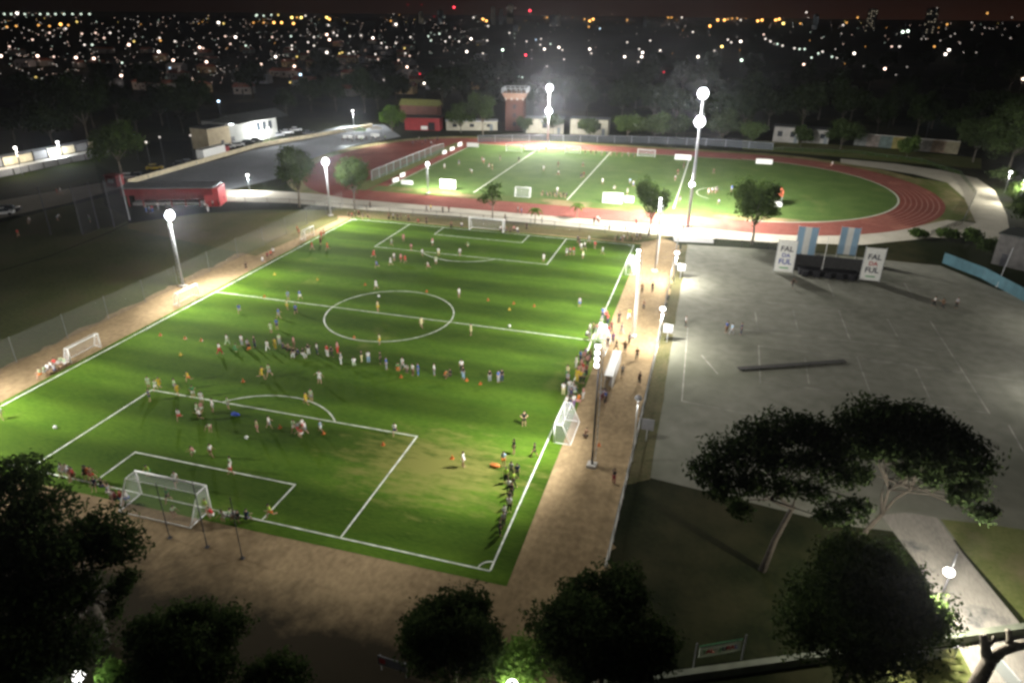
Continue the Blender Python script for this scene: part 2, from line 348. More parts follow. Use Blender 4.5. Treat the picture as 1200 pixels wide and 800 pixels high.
# ------------------------------------------------------------------ lamps
def flood_mast(loc, h, aim, banks=(1.0,), label='', group=None, power=15000, col=(1, .98, .94), white=False, r0=.16, size=.45, cone=150, fill=.25, bulb=.5, stack=False, dark=False, name='floodlight_mast'):
    loc = Vector(loc); aim = Vector(aim)
    rz = math.atan2(aim.y-loc.y, aim.x-loc.x) - math.pi/2
    root = empty(name, loc, rz, label, 'floodlight', group)
    MB().tube([(0, 0, 0), (0, 0, h*.5), (0, 0, h+.3)], [r0, r0*.8, r0*.55], 10).build('pole', WHITE if white else DARKPOLE if dark else POLE, root, smooth=True)
    MB().box((0, 0, .15), (.9, .9, .3)).build('footing', CONC, root)
    rg = MB()
    for k in range(int(h/.6)): rg.box((0, -.30, 1+k*.6), (.32, .05, .05))
    rg.box((-.17, -.30, h/2+.5), (.04, .04, h-1.5)); rg.box((.17, -.30, h/2+.5), (.04, .04, h-1.5))
    rg.build('ladder', POLE, root)
    M = Matrix.Rotation(rz, 4, 'Z'); fwd = (M @ Vector((0, 1, 0)))
    for bi, b in enumerate(banks):
        z = h*b if b <= 1 else b
        bs = bulb if bi < 2 else bulb*.55; rc_ = bs*.8
        MB().box((0, .12, z), (rc_*2.2, .10, .10)).tube([(rc_*1.1*math.cos(t_*.5236), .12, z+rc_*1.1*math.sin(t_*.5236)) for t_ in range(13)], .04, 5).build('cross_arm', POLE, root)
        for k in range(7):
            if stack and k > 3: break
            x, zz = (0, z-1.1+k*.62) if stack else (0, z) if k == 6 else (rc_*math.cos(k*1.0472), z+rc_*math.sin(k*1.0472))
            hd = MB().box((x, .2, zz+bs*.9), (bs*1.3, .4, .10)).build('floodlight_head', DARKPOLE, root)
            MB().sphere((x, .2, zz), bs*(1 if stack else 1.5 if k == 6 else .72), 12, 8, 0, (.92, .8, .92)).build('lens', LENS, hd, smooth=True)
        p = loc + Vector((0, 0, z)) + fwd*1.3
        pw = power[bi] if isinstance(power, (list, tuple)) else power
        if pw:
            light('SPOT', p + Vector((0, 0, -.1)), pw, col, size, aim, cone, .7)
            if fill: light('POINT', p + Vector((0, 0, .1)) - fwd*.1, pw*fill, col, size)
    return root
PG = 'floodlight masts round the football pitch'
flood_mast((-35.5, .4, 0), 11.4, (-14, -3, 0), label='tall lit floodlight mast on dirt beside left halfway line', group=PG, power=40000)
flood_mast((-34.8, 44.7, 0), 11.3, (-14, 24, 0), label='lit floodlight mast between two round trees at far left corner', group=PG, power=40000)
flood_mast((-35.5, -44, 0), 11.4, (-6, -30, 0), label='floodlight mast on dirt beside near left corner', group=PG, power=44000)
flood_mast((34.3, 2.7, 0), 11.3, (14, 6, 0), label='bright white floodlight mast beside right halfway line', group=PG, power=26000, white=True, stack=True, bulb=.27, r0=.11)
flood_mast((34.4, -28, 0), 12.0, (6, -26, 0), label='floodlight mast on dirt path near the white dugout bench', group=PG, power=31000, fill=.09, stack=True, bulb=.27, r0=.11, dark=True)
flood_mast((34.5, 30.2, 0), 11.6, (16, 24, 0), label='thin floodlight mast in front of tree by far right corner', group=PG, power=19000, stack=True, bulb=.2, r0=.09, dark=True)
TG = 'floodlight masts round the running track'
flood_mast((38.2, 60.3, 0), 25.7, (20, 100, 0), banks=(1.0, .80, .33), label='tallest floodlight mast with stacked lamps between pitch and track', group=TG, power=(85000, 75000, 40000), r0=.3, size=1.3, cone=165, fill=.9, bulb=.72)
flood_mast((-13.1, 150.5, 0), 17.2, (0, 100, 0), banks=(1.0, .58), label='two bank floodlight mast behind far straight near brick tower', group=TG, power=(75000, 60000), r0=.3, size=1.4, cone=165, fill=.8, bulb=.72)
flood_mast((-22.9, 69.6, 0), 7.0, (-20, 80, 0), label='short floodlight mast above white board at infield corner', group=TG, power=26000, size=.6, fill=.3, bulb=.3)

PALE = mat('pale grey sign', (.17, .17, .175), .6, .12)
def street_lamp(loc, h, label, group=None, power=1500, col=(1, .96, .88), arm=(0, 0), white=False, r=.28, cat='street lamp', name='street_lamp', globe=.36, dark=False):
    loc = Vector(loc)
    root = empty(name, loc, 0, label, cat, group)
    MB().tube([(0, 0, 0), (0, 0, h*.6), (0, 0, h)], [.075, .06, .05], 8).build('pole', DARKPOLE if dark else POLE, root, smooth=True)
    hx, hy = arm
    if hx or hy: MB().tube([(0, 0, h-.15), (hx*.5, hy*.5, h+.1), (hx, hy, h+.12)], .045, 6).build('arm', POLE, root)
    MB().sphere((hx, hy, h+globe*.75), globe*.45, 10, 6, 0, (1, 1, .5), 0).build('lamp_hood', DARKPOLE, root, smooth=True)
    MB().sphere((hx, hy, h+.05), globe, 10, 6, 0, (1, 1, .8))  .build('lamp_globe', LENS2 if power > 99 else PALE, root, smooth=True)
    if power: light('POINT', loc+Vector((hx, hy, h-globe-r-.02)), power, col, r)
    return root
FG = 'lamp posts along the plaza fence'
LP = []
for (px, py, h, lab, pw) in [(784, 330, 4.9, 'lit lamp post at far end of plaza fence', 10000), (763, 405, 5.3, 'lit lamp post at middle of plaza fence above square sign', 9500), (739, 540, 7.0, 'unlit pale lamp post on the near plaza fence', 99)]:
    b = at(px, py); LP.append(b)
    street_lamp((38.0, b.y, 0), h, lab, FG, pw, white=True, r=.24)
street_lamp(at(293, 226), 4.1, 'lit lamp post on the verge beside red pavilion', None, 9000, (.95, .98, 1))
street_lamp(at(316, 166), 4.2, 'lit lamp post by white hall corner and parked cars', None, 16000, (.95, .98, 1), r=.4)
street_lamp(at(415, 150), 6.0, 'lit lamp post above the market tents by the track', None, 26000, (.97, .99, 1), r=.45)
street_lamp(at(27, 206), 7.0, 'lit warm lamp post behind left end of concrete stand', None, 6000, (1, .93, .8), r=.3)
street_lamp(at(74, 193), 6.0, 'lit bluish lamp post behind middle of concrete stand', None, 6000, (.9, .96, 1), r=.3)
street_lamp(at(1177, 226), 5.0, 'lit lamp among leafy shrubs beside the road bend', 'lamps among shrubs at the road bend', 7000, (1, .97, .85), r=.3)
street_lamp(at(1193, 240), 5.5, 'lit lamp under dark tree beside the road bend', 'lamps among shrubs at the road bend', 8000, (1, .97, .85), r=.3)
b = at(1097, 716); a_ = at(1110, 676, 5.2) - b
street_lamp(b, 5.6, 'lit lamp on arm over the concrete driveway', None, 9000, (1, .95, .82), (a_.x, a_.y), r=.22, dark=True)
street_lamp(at(1262, 476), 8.0, 'tall lamp post standing on the right side of the court', None, 3600, (1, .97, .93), (-1.0, 0), r=.3)
street_lamp(at(1240, 392), 8.0, 'tall lamp post behind the blue green sheet fence', None, 1800, (1, .97, .93), (-1.0, 0), r=.3)
b = at(600, 803, 3.6); street_lamp((b.x, b.y, 0), 3.6, 'lit lamp glowing between two round trees at near edge', None, 900, (1, .98, .85), r=.3)
b = at(92, 792, 4.2); street_lamp((b.x, b.y, 0), 4.2, 'lit lamp beside leafy bush in near left corner', None, 260, (.9, 1, .95), r=.18)
for i, (px, py) in enumerate([(222, 200), (258, 135), (303, 216)]): pass

# ------------------------------------------------------------------ fences
def fence(pts, h, label, post_gap=4.0, name='chain_link_fence', m=CHAIN, cat='fence', pr=.05, post=POLE, rail=True, base=0):
    root = empty(name, (pts[0][0], pts[0][1], 0), 0, label, cat)
    o = Vector((pts[0][0], pts[0][1], 0))
    pan, ra = MB(), MB(); n_posts = []
    for a, b in zip(pts[:-1], pts[1:]):
        a = Vector((a[0], a[1], 0))-o; b = Vector((b[0], b[1], 0))-o
        pan.poly([a+Vector((0, 0, base)), b+Vector((0, 0, base)), b+Vector((0, 0, h)), a+Vector((0, 0, h))])
        if rail: ra.tube([a+Vector((0, 0, h)), b+Vector((0, 0, h))], .04, 6)
        n = max(1, int((b-a).length/post_gap))
        n_posts += [a+(b-a)*(k/n) for k in range(n)]
    n_posts.append(b)
    pan.build('mesh_panel', m, root)
    if rail: ra.build('top_rail', post, root)
    pm = MB().tube([(0, 0, 0), (0, 0, h+.1)], pr, 6).mesh('fence_post', post)
    for p in n_posts[:100]:
        q = bpy.data.objects.new('fence_post', pm); COL.objects.link(q); q.parent = root; q.location = p
    return root
fence([(-37.2, -42), (-36.8, -20), (-36.2, 0), (-36.0, 45), (-36, 52)], 3.4, 'chain link fence along dirt strip left of the pitch', 6.5, pr=.035, post=mat('weathered steel', (.16, .17, .16), .7, .2), rail=False)
fence([(38.0, -41), (38.0, -14), (37.7, 10), (37.2, 46)], 2.0, 'chain link fence on low kerb between dirt path and court', 3.0, pr=.035, post=mat('weathered steel', (.16, .17, .16), .7, .2))
fence([tuple(at(p[0], p[1]).xy) for p in [(262, 238), (340, 241), (430, 249), (540, 258), (650, 268), (770, 280)]], 1.5, 'low fence along pale footpath behind far goal', 5, post=DARKPOLE)
fence([tuple(at(p[0], p[1]).xy) for p in [(838, 287), (900, 292), (930, 296)]], 1.3, 'low dark fence at far edge of the court', 3.5, post=DARKPOLE)
fence([tuple(at(p[0], p[1]).xy) for p in [(436, 212), (505, 183), (520, 178)]], 2.6, 'tall mesh fence between red track and infield banners', 4, name='mesh_fence', m=mesh_net('grey mesh', (.09, .11, .09), .5))
fence([tuple(at(p[0], p[1]).xy) for p in [(560, 167), (640, 166), (760, 168), (850, 172), (905, 176)]], 2.2, 'long grey mesh fence behind the far straight of track', 5, name='mesh_fence', m=mesh_net('grey mesh dense', (.08, .09, .10), .75))
fence([tuple(at(p[0], p[1]).xy) for p in [(905, 176), (1000, 180), (1080, 190), (1125, 205), (1143, 228), (1128, 262), (1090, 276)]], 1.0, 'low hedge row fence round the track bend', 3, name='hedge_fence', m=mesh_net('hedge wire', (.03, .05, .015), .55), post=DARKPOLE)
kerb = MB()
kerb.box((37.85, -18, .12), (.18, 46, .24)); tag(kerb.build('kerb', CONC), kind='structure')

# near side net poles behind goal
ng = 'dark net poles behind the near goal'
for px, py, h, lab in [(199, 630, 5.6, 'leftmost of the three bare dark net poles behind near goal'), (243, 641, 6.6, 'middle one of the three bare dark net poles behind near goal'), (284, 654, 6.0, 'rightmost of the three bare dark net poles behind near goal')]:
    r_ = empty('net_pole', at(px, py), 0, lab, 'pole', ng)
    MB().tube([(0, 0, 0), (0, 0, h)], [.045, .035], 6).build('pole', DARKPOLE, r_); MB().box((0, 0, .04), (.3, .3, .08)).build('footing', DARKPOLE, r_)

# square signs on plaza fence
def text_mesh(s, size, m, parent, loc, rot, extr=.01, name='lettering', bold=True):
    cu = bpy.data.curves.new(name, 'FONT'); cu.body = s; cu.size = size; cu.align_x = 'CENTER'; cu.align_y = 'CENTER'; cu.extrude = extr
    if bold: cu.offset = size*.02
    to = bpy.data.objects.new(name, cu)
    me = bpy.data.meshes.new_from_object(to)
    bpy.data.objects.remove(to); bpy.data.curves.remove(cu)
    me.materials.clear(); me.materials.append(m)
    o = bpy.data.objects.new(name, me); COL.objects.link(o); o.parent = parent; o.location = loc; o.rotation_euler = rot
    return o
GREYM = mat('grey marking', (.18, .18, .2), .7, .2)
for (px, py, lab) in [(791, 326, 'pale square sign on fence below the farthest lamp post'), (774, 400, 'pale square sign on fence below the middle lamp post'), (748, 515, 'grey square sign on the fence near unlit lamp post')]:
    p = at(px, py); r_ = empty('fence_sign', (38.9, p.y, 0), 0, lab, 'sign', 'square signs along the plaza fence')
    MB().tube([(0, 0, 0), (0, 0, 2.6)], .05, 6).build('post', POLE, r_)
    bd = MB().box((0, -.08, 2.0), (1.25, .05, 1.25)).build('board', PALE, r_)
    k = MB(); ring(k, 0, 0, .33, .09, 0, n=20); o = k.build('emblem', GREYM, bd); o.location = (0, -.112, 2.0); o.rotation_euler = (R(90), 0, 0)

# ------------------------------------------------------------------ goals
def goal(loc, rz, w, h, d, label, group=None, t=.06, tilt=None, name='football_goal'):
    root = empty(name, loc, rz, label, 'goal', group)
    for s in (-1, 1): MB().tube([(s*w/2, 0, 0), (s*w/2, 0, h)], t, 8).build('goal_post', WHITE, root, smooth=True)
    MB().tube([(-w/2-t, 0, h), (w/2+t, 0, h)], t, 8).build('crossbar', WHITE, root, smooth=True)
    st = MB(); dt = d*.45
    for s in (-1, 1):
        st.tube([(s*w/2, .0, h), (s*w/2, dt, h), (s*w/2, d, .05)], t*.6, 6)
        st.tube([(s*w/2, 0, .05), (s*w/2, d, .05)], t*.6, 6)
    st.tube([(-w/2, d, .05), (w/2, d, .05)], t*.6, 6); st.tube([(-w/2, dt, h), (w/2, dt, h)], t*.4, 6)
    st.build('back_stay', WHITE, root)
    n = MB()
    n.poly([(-w/2, 0, h-.02), (w/2, 0, h-.02), (w/2, dt, h-.02), (-w/2, dt, h-.02)])
    n.poly([(-w/2, dt, h-.02), (w/2, dt, h-.02), (w/2, d, .04), (-w/2, d, .04)])
    for s in (-1, 1): n.poly([(s*w/2, 0, h), (s*w/2, dt, h), (s*w/2, d, .04), (s*w/2, 0, .04)])
    n.build('net', NETW, root)
    if tilt: root.rotation_euler = (tilt, 0, rz)
    return root
goal((0.15, -HL, 0), math.pi, 7.3, 2.5, 2.6, 'full size white goal with net at the near goal line', t=.075)
goal((0.0, HL+.1, 0), 0, 7.0, 2.5, 1.6, 'full size white goal at the far goal line', t=.07)
LG = 'small goals along the left touchline'
for (px, py, lab, w) in [(110, 417, 'small white goal on left dirt strip beside seated group', 4.6), (226, 353, 'small white goal folded near left floodlight mast', 4.2), (357, 278, 'small white goal farthest along the left touchline', 3.2)]:
    p = at(px, py); goal((-30.6, p.y, 0), math.pi/2, w, 1.9, 1.1, lab, LG, .055)
RG = 'small goals along the right touchline'
goal((30.0, -22.8, 0), -math.pi/2, 4.6, 2.2, 1.7, 'white goal on right touchline nearest the bottom corner', RG, .06)
goal((30.3, -1.5, 0), -math.pi/2, 5.2, 2.1, 1.4, 'white goal amid the crowd at right halfway line', RG, .06)
goal((30.0, 29.5, 0), -math.pi/2, 4.6, 2.0, 1.4, 'white goal on right touchline nearest the far corner', RG, .06)
IG = 'white goals on the infield'
for (px, py, lab, w) in [(613, 230, 'low white goal on near infield edge left of second goal', 3.6), (718, 237, 'white framed goal on near infield edge beside blank board', 4.4), (602, 178, 'white goal at far infield edge left of long seated crowd', 5.0), (671, 180, 'faint white goal at far infield edge beside seated crowd', 4.6), (757, 184, 'white goal at far infield edge right of seated crowd', 5.2)]:
    p = at(px, py); far = p.y > 100
    goal((p.x, p.y, .03), 0 if far else math.pi, w, 2.1, 1.2, lab, IG, .07)

# ------------------------------------------------------------------ dugout bench, boards, stage, flags
b = Vector(at(716, 450)); 
r_ = empty('dugout_bench', at(712, 456), 0, 'long white roofed dugout bench on the right dirt path', 'bench')
L_ = 6.8
MB().box((0, L_/2, 1.75), (1.0, L_, .06), 0, 0).build('roof', WHITE, r_)
MB().box((.48, L_/2, .95), (.05, L_, 1.5)).build('back_panel', WHITE, r_)
MB().box((.22, L_/2, .43), (.4, L_-.2, .05)).build('seat', mat('bench seat', (.25, .22, .2), .7), r_)
for k in range(4): MB().box((-.42, .1+k*(L_-.2)/3, .86), (.06, .06, 1.72)).build('support_post', POLE, r_)
BG = 'white advertising boards round the infield'
def board(px, py, w, h, rz, lab, glow=False):
    p = at(px, py)
    r_ = empty('advertising_board', (p.x, p.y, .03), rz, lab, 'board', BG)
    MB().box((0, 0, h/2+.15), (w, .05, h)).build('panel', WHITE, r_)
    for s in (-1, 1): MB().tube([(s*w*.4, .02, 0), (s*w*.4, .35, h*.8)], .03, 5).build('leg', POLE, r_)
for a in [(464, 214, 2.4, 1.0, R(75), 'white board at near left infield corner, foremost of its row'), (472, 208, 2.2, 1.0, R(80), 'second white board in the row along left infield edge'), (477, 217, 3.2, 1.0, 0, 'white board facing camera at near left infield corner'),
          (521, 181, 2.4, 1.0, R(80), 'third white board in row along left infield edge'), (530, 177, 2.6, 1.0, R(80), 'fourth white board in row along left infield edge'), (539, 172, 2.6, 1.2, R(80), 'last white board in row along left infield edge'),
          (554, 173, 4.0, 1.3, 0, 'white board at far left infield corner'), (623, 177, 4.4, 1.3, 0, 'bright white board on far side below the twin floodlights'), (800, 188, 4.8, 1.5, 0, 'bright white board at far side below tallest mast'),
          (895, 193, 4.6, 1.4, 0, 'white board behind the red and white stand near bend'), (525, 222, 4.0, 2.2, 0, 'tall glaring white board under the short floodlight mast'), (737, 238, 2.0, 1.4, 0, 'small blank white board right of near infield goal')]: board(*a)
# stage with banners
st = at(972, 326)
sx0, sx1, sy = 57.0, 67.6, 36.5
r_ = empty('open_air_stage', ((sx0+sx1)/2, sy, 0), 0, 'low black stage wall between two white banners on court', 'stage')
MB().box((0, .6, .45), (sx1-sx0-1.6, 2.2, .9)).build('platform', BLACK, r_)
MB().box((0, 1.9, 1.4), (sx1-sx0, .3, 2.8)).build('back_wall', mat('charcoal wall', (.03, .03, .03), .7, .3), r_)
for k in range(5): MB().box((-3.6+k*1.8, -.9, .45), (.9, .7, .9-.04)).build('speaker_box', BLACK, r_)
for k in range(4): MB().box((-4.4+k*2.9, 2.2, 1.5), (.12, .12, 3.0)).build('truss_post', DARKPOLE, r_)
INK = mat('dark banner ink', (.04, .04, .06), .7, .1); RINK = mat('red banner ink', (.4, .05, .05), .7, .1); BINK = mat('blue banner ink', (.06, .08, .3), .7, .1); GINK = mat('green banner ink', (.1, .3, .12), .7, .1)
VINYL = mat('white banner vinyl', (.68, .68, .64), .5, .08)
for (x, y, lab, inks) in [(55.3, 36.0, 'tall white lettered banner left of the black stage', (INK, BINK, BINK)), (68.6, 35.8, 'tall white lettered banner right of the black stage', (INK, RINK, INK))]:
    q = empty('stage_banner', (x, y, 0), 0, lab, 'banner', 'tall white banners flanking the stage')
    bd = MB().box((0, 0, 3.0), (2.9, .08, 5.4)).build('panel', VINYL, q)
    for s in (-1, 1): MB().box((s*1.52, .05, 2.95), (.08, .1, 5.9)).build('upright', POLE, q)
    text_mesh('FAL', 1.25, inks[0], bd, (0, -.06, 4.2), (R(90), 0, 0)); text_mesh('DA', .95, inks[1], bd, (0, -.06, 3.1), (R(90), 0, 0)); text_mesh('FUL', 1.25, inks[2], bd, (0, -.06, 2.0), (R(90), 0, 0))
    MB().box((0, -.06, .95), (1.4, .03, .22)).build('caption_bar', GINK, bd)
LBLUE = mat('light blue cloth', (.26, .40, .53), .8, .08)
for (px, py, w, h, lab) in [(941, 303, 3.2, 5.0, 'light blue and white striped flag beside left banner'), (990, 309, 3.0, 4.9, 'light blue and white striped flag behind stage centre')]:
    p = at(px, py); p = at(px, 304, 0)
    q = empty('striped_flag', (p.x, max(p.y, 40.2), 0), 0, lab, 'flag', 'striped flags behind the stage')
    for k, mm in enumerate((LBLUE, VINYL, LBLUE)):
        MB().box((-w/3+k*w/3, 0, h/2+.9), (w/3-.004, .03, h)).build('stripe', mm, q)
    for s in (-1, 1): MB().tube([(s*(w/2+.06), 0, 0), (s*(w/2+.06), 0, h+1.1)], .04, 6).build('pole', POLE, q)
q = empty('flag_pole', at(962, 322), 0, 'thin bare white pole standing behind the stage', 'pole'); 
MB().tube([(0, 0, 0), (0, 0, 6.5)], .04, 6).build('pole', WHITE, q); MB().sphere((0, 0, 6.55), .09, 8, 5).build('finial', WHITE, q)
# long dark low bench on the court
a = at(865, 433); c = at(990, 424); d = c-a
q = empty('long_platform', (a+c)/2, math.atan2(d.y, d.x), 'long dark low platform lying across the grey court', 'platform')
MB().box((0, 0, .16), (d.length, .75, .08)).build('deck', mat('dark timber', (.045, .042, .038), .9, .3), q)
for k in range(7): MB().box((-d.length*.46+k*d.length*.92/6, 0, .06), (.12, .7, .12)).build('bearer', DARKPOLE, q)

# near wall, sign and rail at the bottom
a = at(775, 800); c = at(905, 782); d = c-a
q = empty('boundary_wall', a, math.atan2(d.y, d.x), 'low pale green boundary wall at the near edge', 'wall')
MB().box((12, 0, .35), (46, .35, .7)).build('wall', mat('pale green wall', (.13, .145, .10), .9, .2, .8), q); MB().box((12, 0, .73), (46, .45, .06)).build('coping', mat('pale green coping', (.16, .175, .13), .9, .2, .8), q)
a2 = at(812, 789); c2 = at(872, 778); d2 = c2-a2
q = empty('lettered_sign', (a2+c2)/2 + Vector((-.1, .35, 0)), math.atan2(d2.y, d2.x), 'lettered pale sign between two posts above near wall', 'sign')
bd = MB().box((0, 0, 1.5), (3.0, .06, 1.0)).build('board', mat('pale green board', (.55, .6, .48), .6, .08), q)
MB().box((0, -.01, 2.03), (3.1, .09, .07)).build('top_trim', mat('green trim', (.03, .14, .05), .6), q)
for s in (-1, 1): MB().tube([(s*1.75, 0, 0), (s*1.75, 0, 2.35)], .06, 6).build('post', PALE, q)
for i, ch in enumerate('TAL JURAL'):
    if ch != ' ': text_mesh(ch, .52, (GINK, RINK, RINK, INK, GINK, INK, RINK, RINK, BINK)[i], bd, (-1.15+i*.285, -.045, 1.45), (R(90), 0, 0), name='letter')
b = at(461, 790); q = empty('dim_sign', (b.x, b.y, 0), R(-3), 'dim pale sign with red mark at the near edge', 'sign')
bd = MB().box((0, 0, 1.0), (2.1, .06, .8)).build('board', PALE, q)
MB().box((-.72, -.04, 1.0), (.4, .03, .4)).build('red_mark', RINK, bd)
for k in range(3): MB().box((.25, -.04, 1.2-.2*k), (1.2, .03, .08)).build('caption_bar', GREYM, bd)
for s in (-1, 1): MB().tube([(s*.9, .06, 0), (s*.9, .06, 1.4)], .04, 6).build('post', POLE, q)
fence([tuple(at(1052, 778).xy), tuple(at(1118, 770).xy)], 1.0, 'low pale railing beside the driveway entrance', 1.6, name='gate_railing', m=mesh_net('rail infill', (.4, .45, .45), .45))
fence([tuple(at(1150, 765).xy), tuple(at(1190, 812).xy)], 1.1, 'pale blue railing along near edge of driveway', 1.6, name='gate_railing', m=mesh_net('rail infill', (.4, .45, .45), .45))
# blue sheet fence, dark block at right
pts = [at(1104, 308), at(1150, 326), at(1205, 356)]
q = empty('sheet_fence', pts[0], 0, 'blue green sheet fence along right edge of court', 'fence')
for i in range(2):
    d = pts[i+1]-pts[i]; n = 6
    for k in range(n):
        c = pts[i]-pts[0] + d*((k+.5)/n); MB().box((c.x, c.y, .95), (d.length/n-.03, .05, 1.9), math.atan2(d.y, d.x)).build('sheet_panel', BLUEF, q)
b = at(1188, 318); q = empty('equipment_shed', (b.x+1.5, b.y+4.5, 0), R(-35), 'dark grey flat roofed shed behind blue sheet fence', 'shed')
MB().box((0, 0, 2.7), (5.5, 6, 5.4)).build('wall', mat('dark grey render', (.10, .095, .09), .9, .25, 1), q); MB().box((0, 0, 5.5), (5.9, 6.4, .2)).build('roof', DARKROOF, q); MB().box((-1, -3.02, 1.1), (1.0, .06, 2.2)).build('door', DARKPOLE, q)
b = at(1168, 336); q = empty('leaning_pole', (b.x, b.y, 0), 0, 'slim pale pole standing against blue sheet fence', 'pole'); MB().tube([(0, 0, 0), (.5, 0, 6.6)], .05, 6).build('pole', POLE, q); MB().box((0, 0, .05), (.3, .3, .1)).build('footing', CONC, q)

# ------------------------------------------------------------------ buildings
def prism_roof(mb, w, d, z, h, mi=0, over=.4):
    w2, d2 = w/2+over, d/2+over
    mb.add([(-w2, -d2, z), (w2, -d2, z), (w2, d2, z), (-w2, d2, z), (-w2, 0, z+h), (w2, 0, z+h)], [(0, 1, 5, 4), (2, 3, 4, 5), (0, 4, 3), (1, 2, 5), (0, 3, 2, 1)], mi)
# white hall
a = at(268, 172); c = at(326, 160); d = c-a
q = empty('white_hall', (a+c)/2 , math.atan2(d.y, d.x), 'long white hall with dark roof beside parked cars', 'building')
Ln = d.length
MB().box((0, 5, 3.6), (Ln, 10, 7.2)).build('wall', mat('white hall wall', (.24, .24, .22), .9, .1, .6), q); rm = MB(); prism_roof(rm, Ln, 10, 7.25, 2.2); rm.build('roof', DARKROOF, q)
for k in range(3): MB().box((Ln*(.12+.12*k), -.03, 4.4), (1.6, .08, 2.6)).build('window', GLASSD, q)
MB().box((-Ln*.42, -.03, 1.4), (2.4, .08, 2.8)).build('door', DARKPOLE, q)
for k in range(2): 
    MB().box((-Ln*.4+k*Ln*.42, -.25, 6.6), (1.8, .4, .25)).build('wall_light', emit('lit wall lamp', (.9, .97, 1), 8), q)
hp = (a+c)/2; nrm = Vector((d.y, -d.x, 0)).normalized()
for k in range(2): light('POINT', hp + d*(-.4+k*.42) + nrm*1.4 + Vector((0, 0, 6.2)), 60, (.92, .97, 1), .25)
a0 = at(246, 176); q = empty('beige_annex', (a0.x-2, a0.y+4, 0), math.atan2(d.y, d.x), 'beige box annex left of the white hall', 'building')
MB().box((0, 0, 3.2), (9, 7, 6.4)).build('wall', mat('beige render', (.36, .3, .2), .9, .15, .7), q); MB().box((0, 0, 6.5), (9.4, 7.4, .2)).build('roof', DARKROOF, q); MB().box((1, -3.53, 1.2), (1.2, .06, 2.4)).build('door', DARKPOLE, q)
# red pavilion
a = at(147, 243); c = at(250, 242); d = c-a; Ln = d.length
q = empty('red_pavilion', (a+c)/2, math.atan2(d.y, d.x), 'long red pavilion with grey roof and open front', 'pavilion')
MB().box((0, 5.2, 2.0), (Ln, .25, 4.0)).build('back_wall', REDM, q)
MB().box((0, -.1, 3.35), (Ln+.5, .15, 1.5)).build('fascia', REDM, q)
MB().box((Ln/2-.1, 2.6, 2.0), (3.2, 5.0, 4.0)).build('end_wall', mat('bright red wall', (.62, .07, .07), .6, .12), q)
MB().box((0, 2.6, 4.2), (Ln+1.5, 6.4, .18)).build('roof', GREYROOF, q)
for k in range(6): MB().box((-Ln*.45+k*Ln*.16, .15, 1.4), (.22, .22, 2.6)).build('column', REDM, q)
MB().box((-1, 3, .25), (Ln*.8, 2.4, .5)).build('bench_step', CONC, q)
# concrete stand on left
a = at(-12, 208); c = at(120, 181); d = c-a; Ln = d.length
q = empty('concrete_stand', (a+c)/2, math.atan2(d.y, d.x), 'long two tier concrete stand with cream panels', 'stand')
for k in range(8):
    w = Ln/8
    MB().box((-Ln/2+w*(k+.5), 0, 3.1), (w-.35, .3, 2.0)).build('upper_panel', CREAM if k % 3 else PALE, q)
    MB().box((-Ln/2+w*(k+.5), -3.0, .95), (w-.35, .3, 1.6)).build('lower_panel', PALE, q)
MB().box((0, -1.4, 1.75), (Ln, 2.6, .2)).build('walkway', CONC, q); MB().box((0, 2.4, 3.9), (Ln, 4.2, .3)).build('deck', GREYROOF, q)
for k in range(9): MB().box((-Ln/2+Ln/8*k, -.1, 2.3), (.25, .5, 4.4)).build('pillar', DARKPOLE, q)
# red shed and small lit roof
a = at(478, 155); q = empty('red_shed', at(495, 153), R(10), 'red shed with open dark doorway beyond the track', 'building')
MB().box((0, 3, 2.2), (13, 6, 4.4)).build('wall', REDM, q); MB().box((0, 3, 4.5), (13.6, 6.6, .2)).build('roof', DARKROOF, q); MB().box((3.5, -.04, 1.5), (2.4, .1, 2.8)).build('doorway', BLACK, q); MB().box((.8, -.25, 1.0), (2.4, .2, 1.2)).build('noticeboard', WHITE, q)
q = empty('yellow_roofed_hut', at(494, 143), R(5), 'hut with mossy yellow green roof behind red shed', 'building')
MB().box((0, 0, 3.2), (15, 6, 6.4)).build('wall', BRICK, q); rm = MB(); prism_roof(rm, 15, 6, 6.45, 2.0); rm.build('roof', mat('mossy roof', (.17, .17, .05), .9, .3), q)
# brick tower
q = empty('brick_tower', at(604, 152), R(8), 'square brown brick tower with flared railed top', 'tower')
MB().prism([(-3.3, -3.3), (3.3, -3.3), (3.3, 3.3), (-3.3, 3.3)], 0, 11.0).build('shaft', BRICK, q)
t = MB(); t.add([(-3.3, -3.3, 11), (3.3, -3.3, 11), (3.3, 3.3, 11), (-3.3, 3.3, 11), (-4.5, -4.5, 13.2), (4.5, -4.5, 13.2), (4.5, 4.5, 13.2), (-4.5, 4.5, 13.2)], [(0, 1, 5, 4), (1, 2, 6, 5), (2, 3, 7, 6), (3, 0, 4, 7), (4, 5, 6, 7)])
t.build('flared_top', mat('pale brick', (.32, .2, .15), .9, .25), q)
rl = MB()
for s in range(4):
    M = Matrix.Rotation(s*math.pi/2, 3, 'Z')
    for k in range(6): v = M @ Vector((-4.5+k*1.8, -4.4, 0)); rl.box((v.x, v.y, 14.0), (.18, .18, 1.7))
    v = M @ Vector((0, -4.4, 0)); rl.box((v.x, v.y, 14.8), (9 if s % 2 == 0 else .18, .18 if s % 2 == 0 else 9, .18))
rl.build('railing', POLE, q)
for k in range(3): MB().box((0, -3.34, 2.5+k*3), (1.0, .1, 1.4)).build('window', GLASSD, q)
for k in range(4): MB().box((-3.1+k*2.07, -3.45, 11.6), (.5, .3, 1.8)).build('bracket', CONC, q)
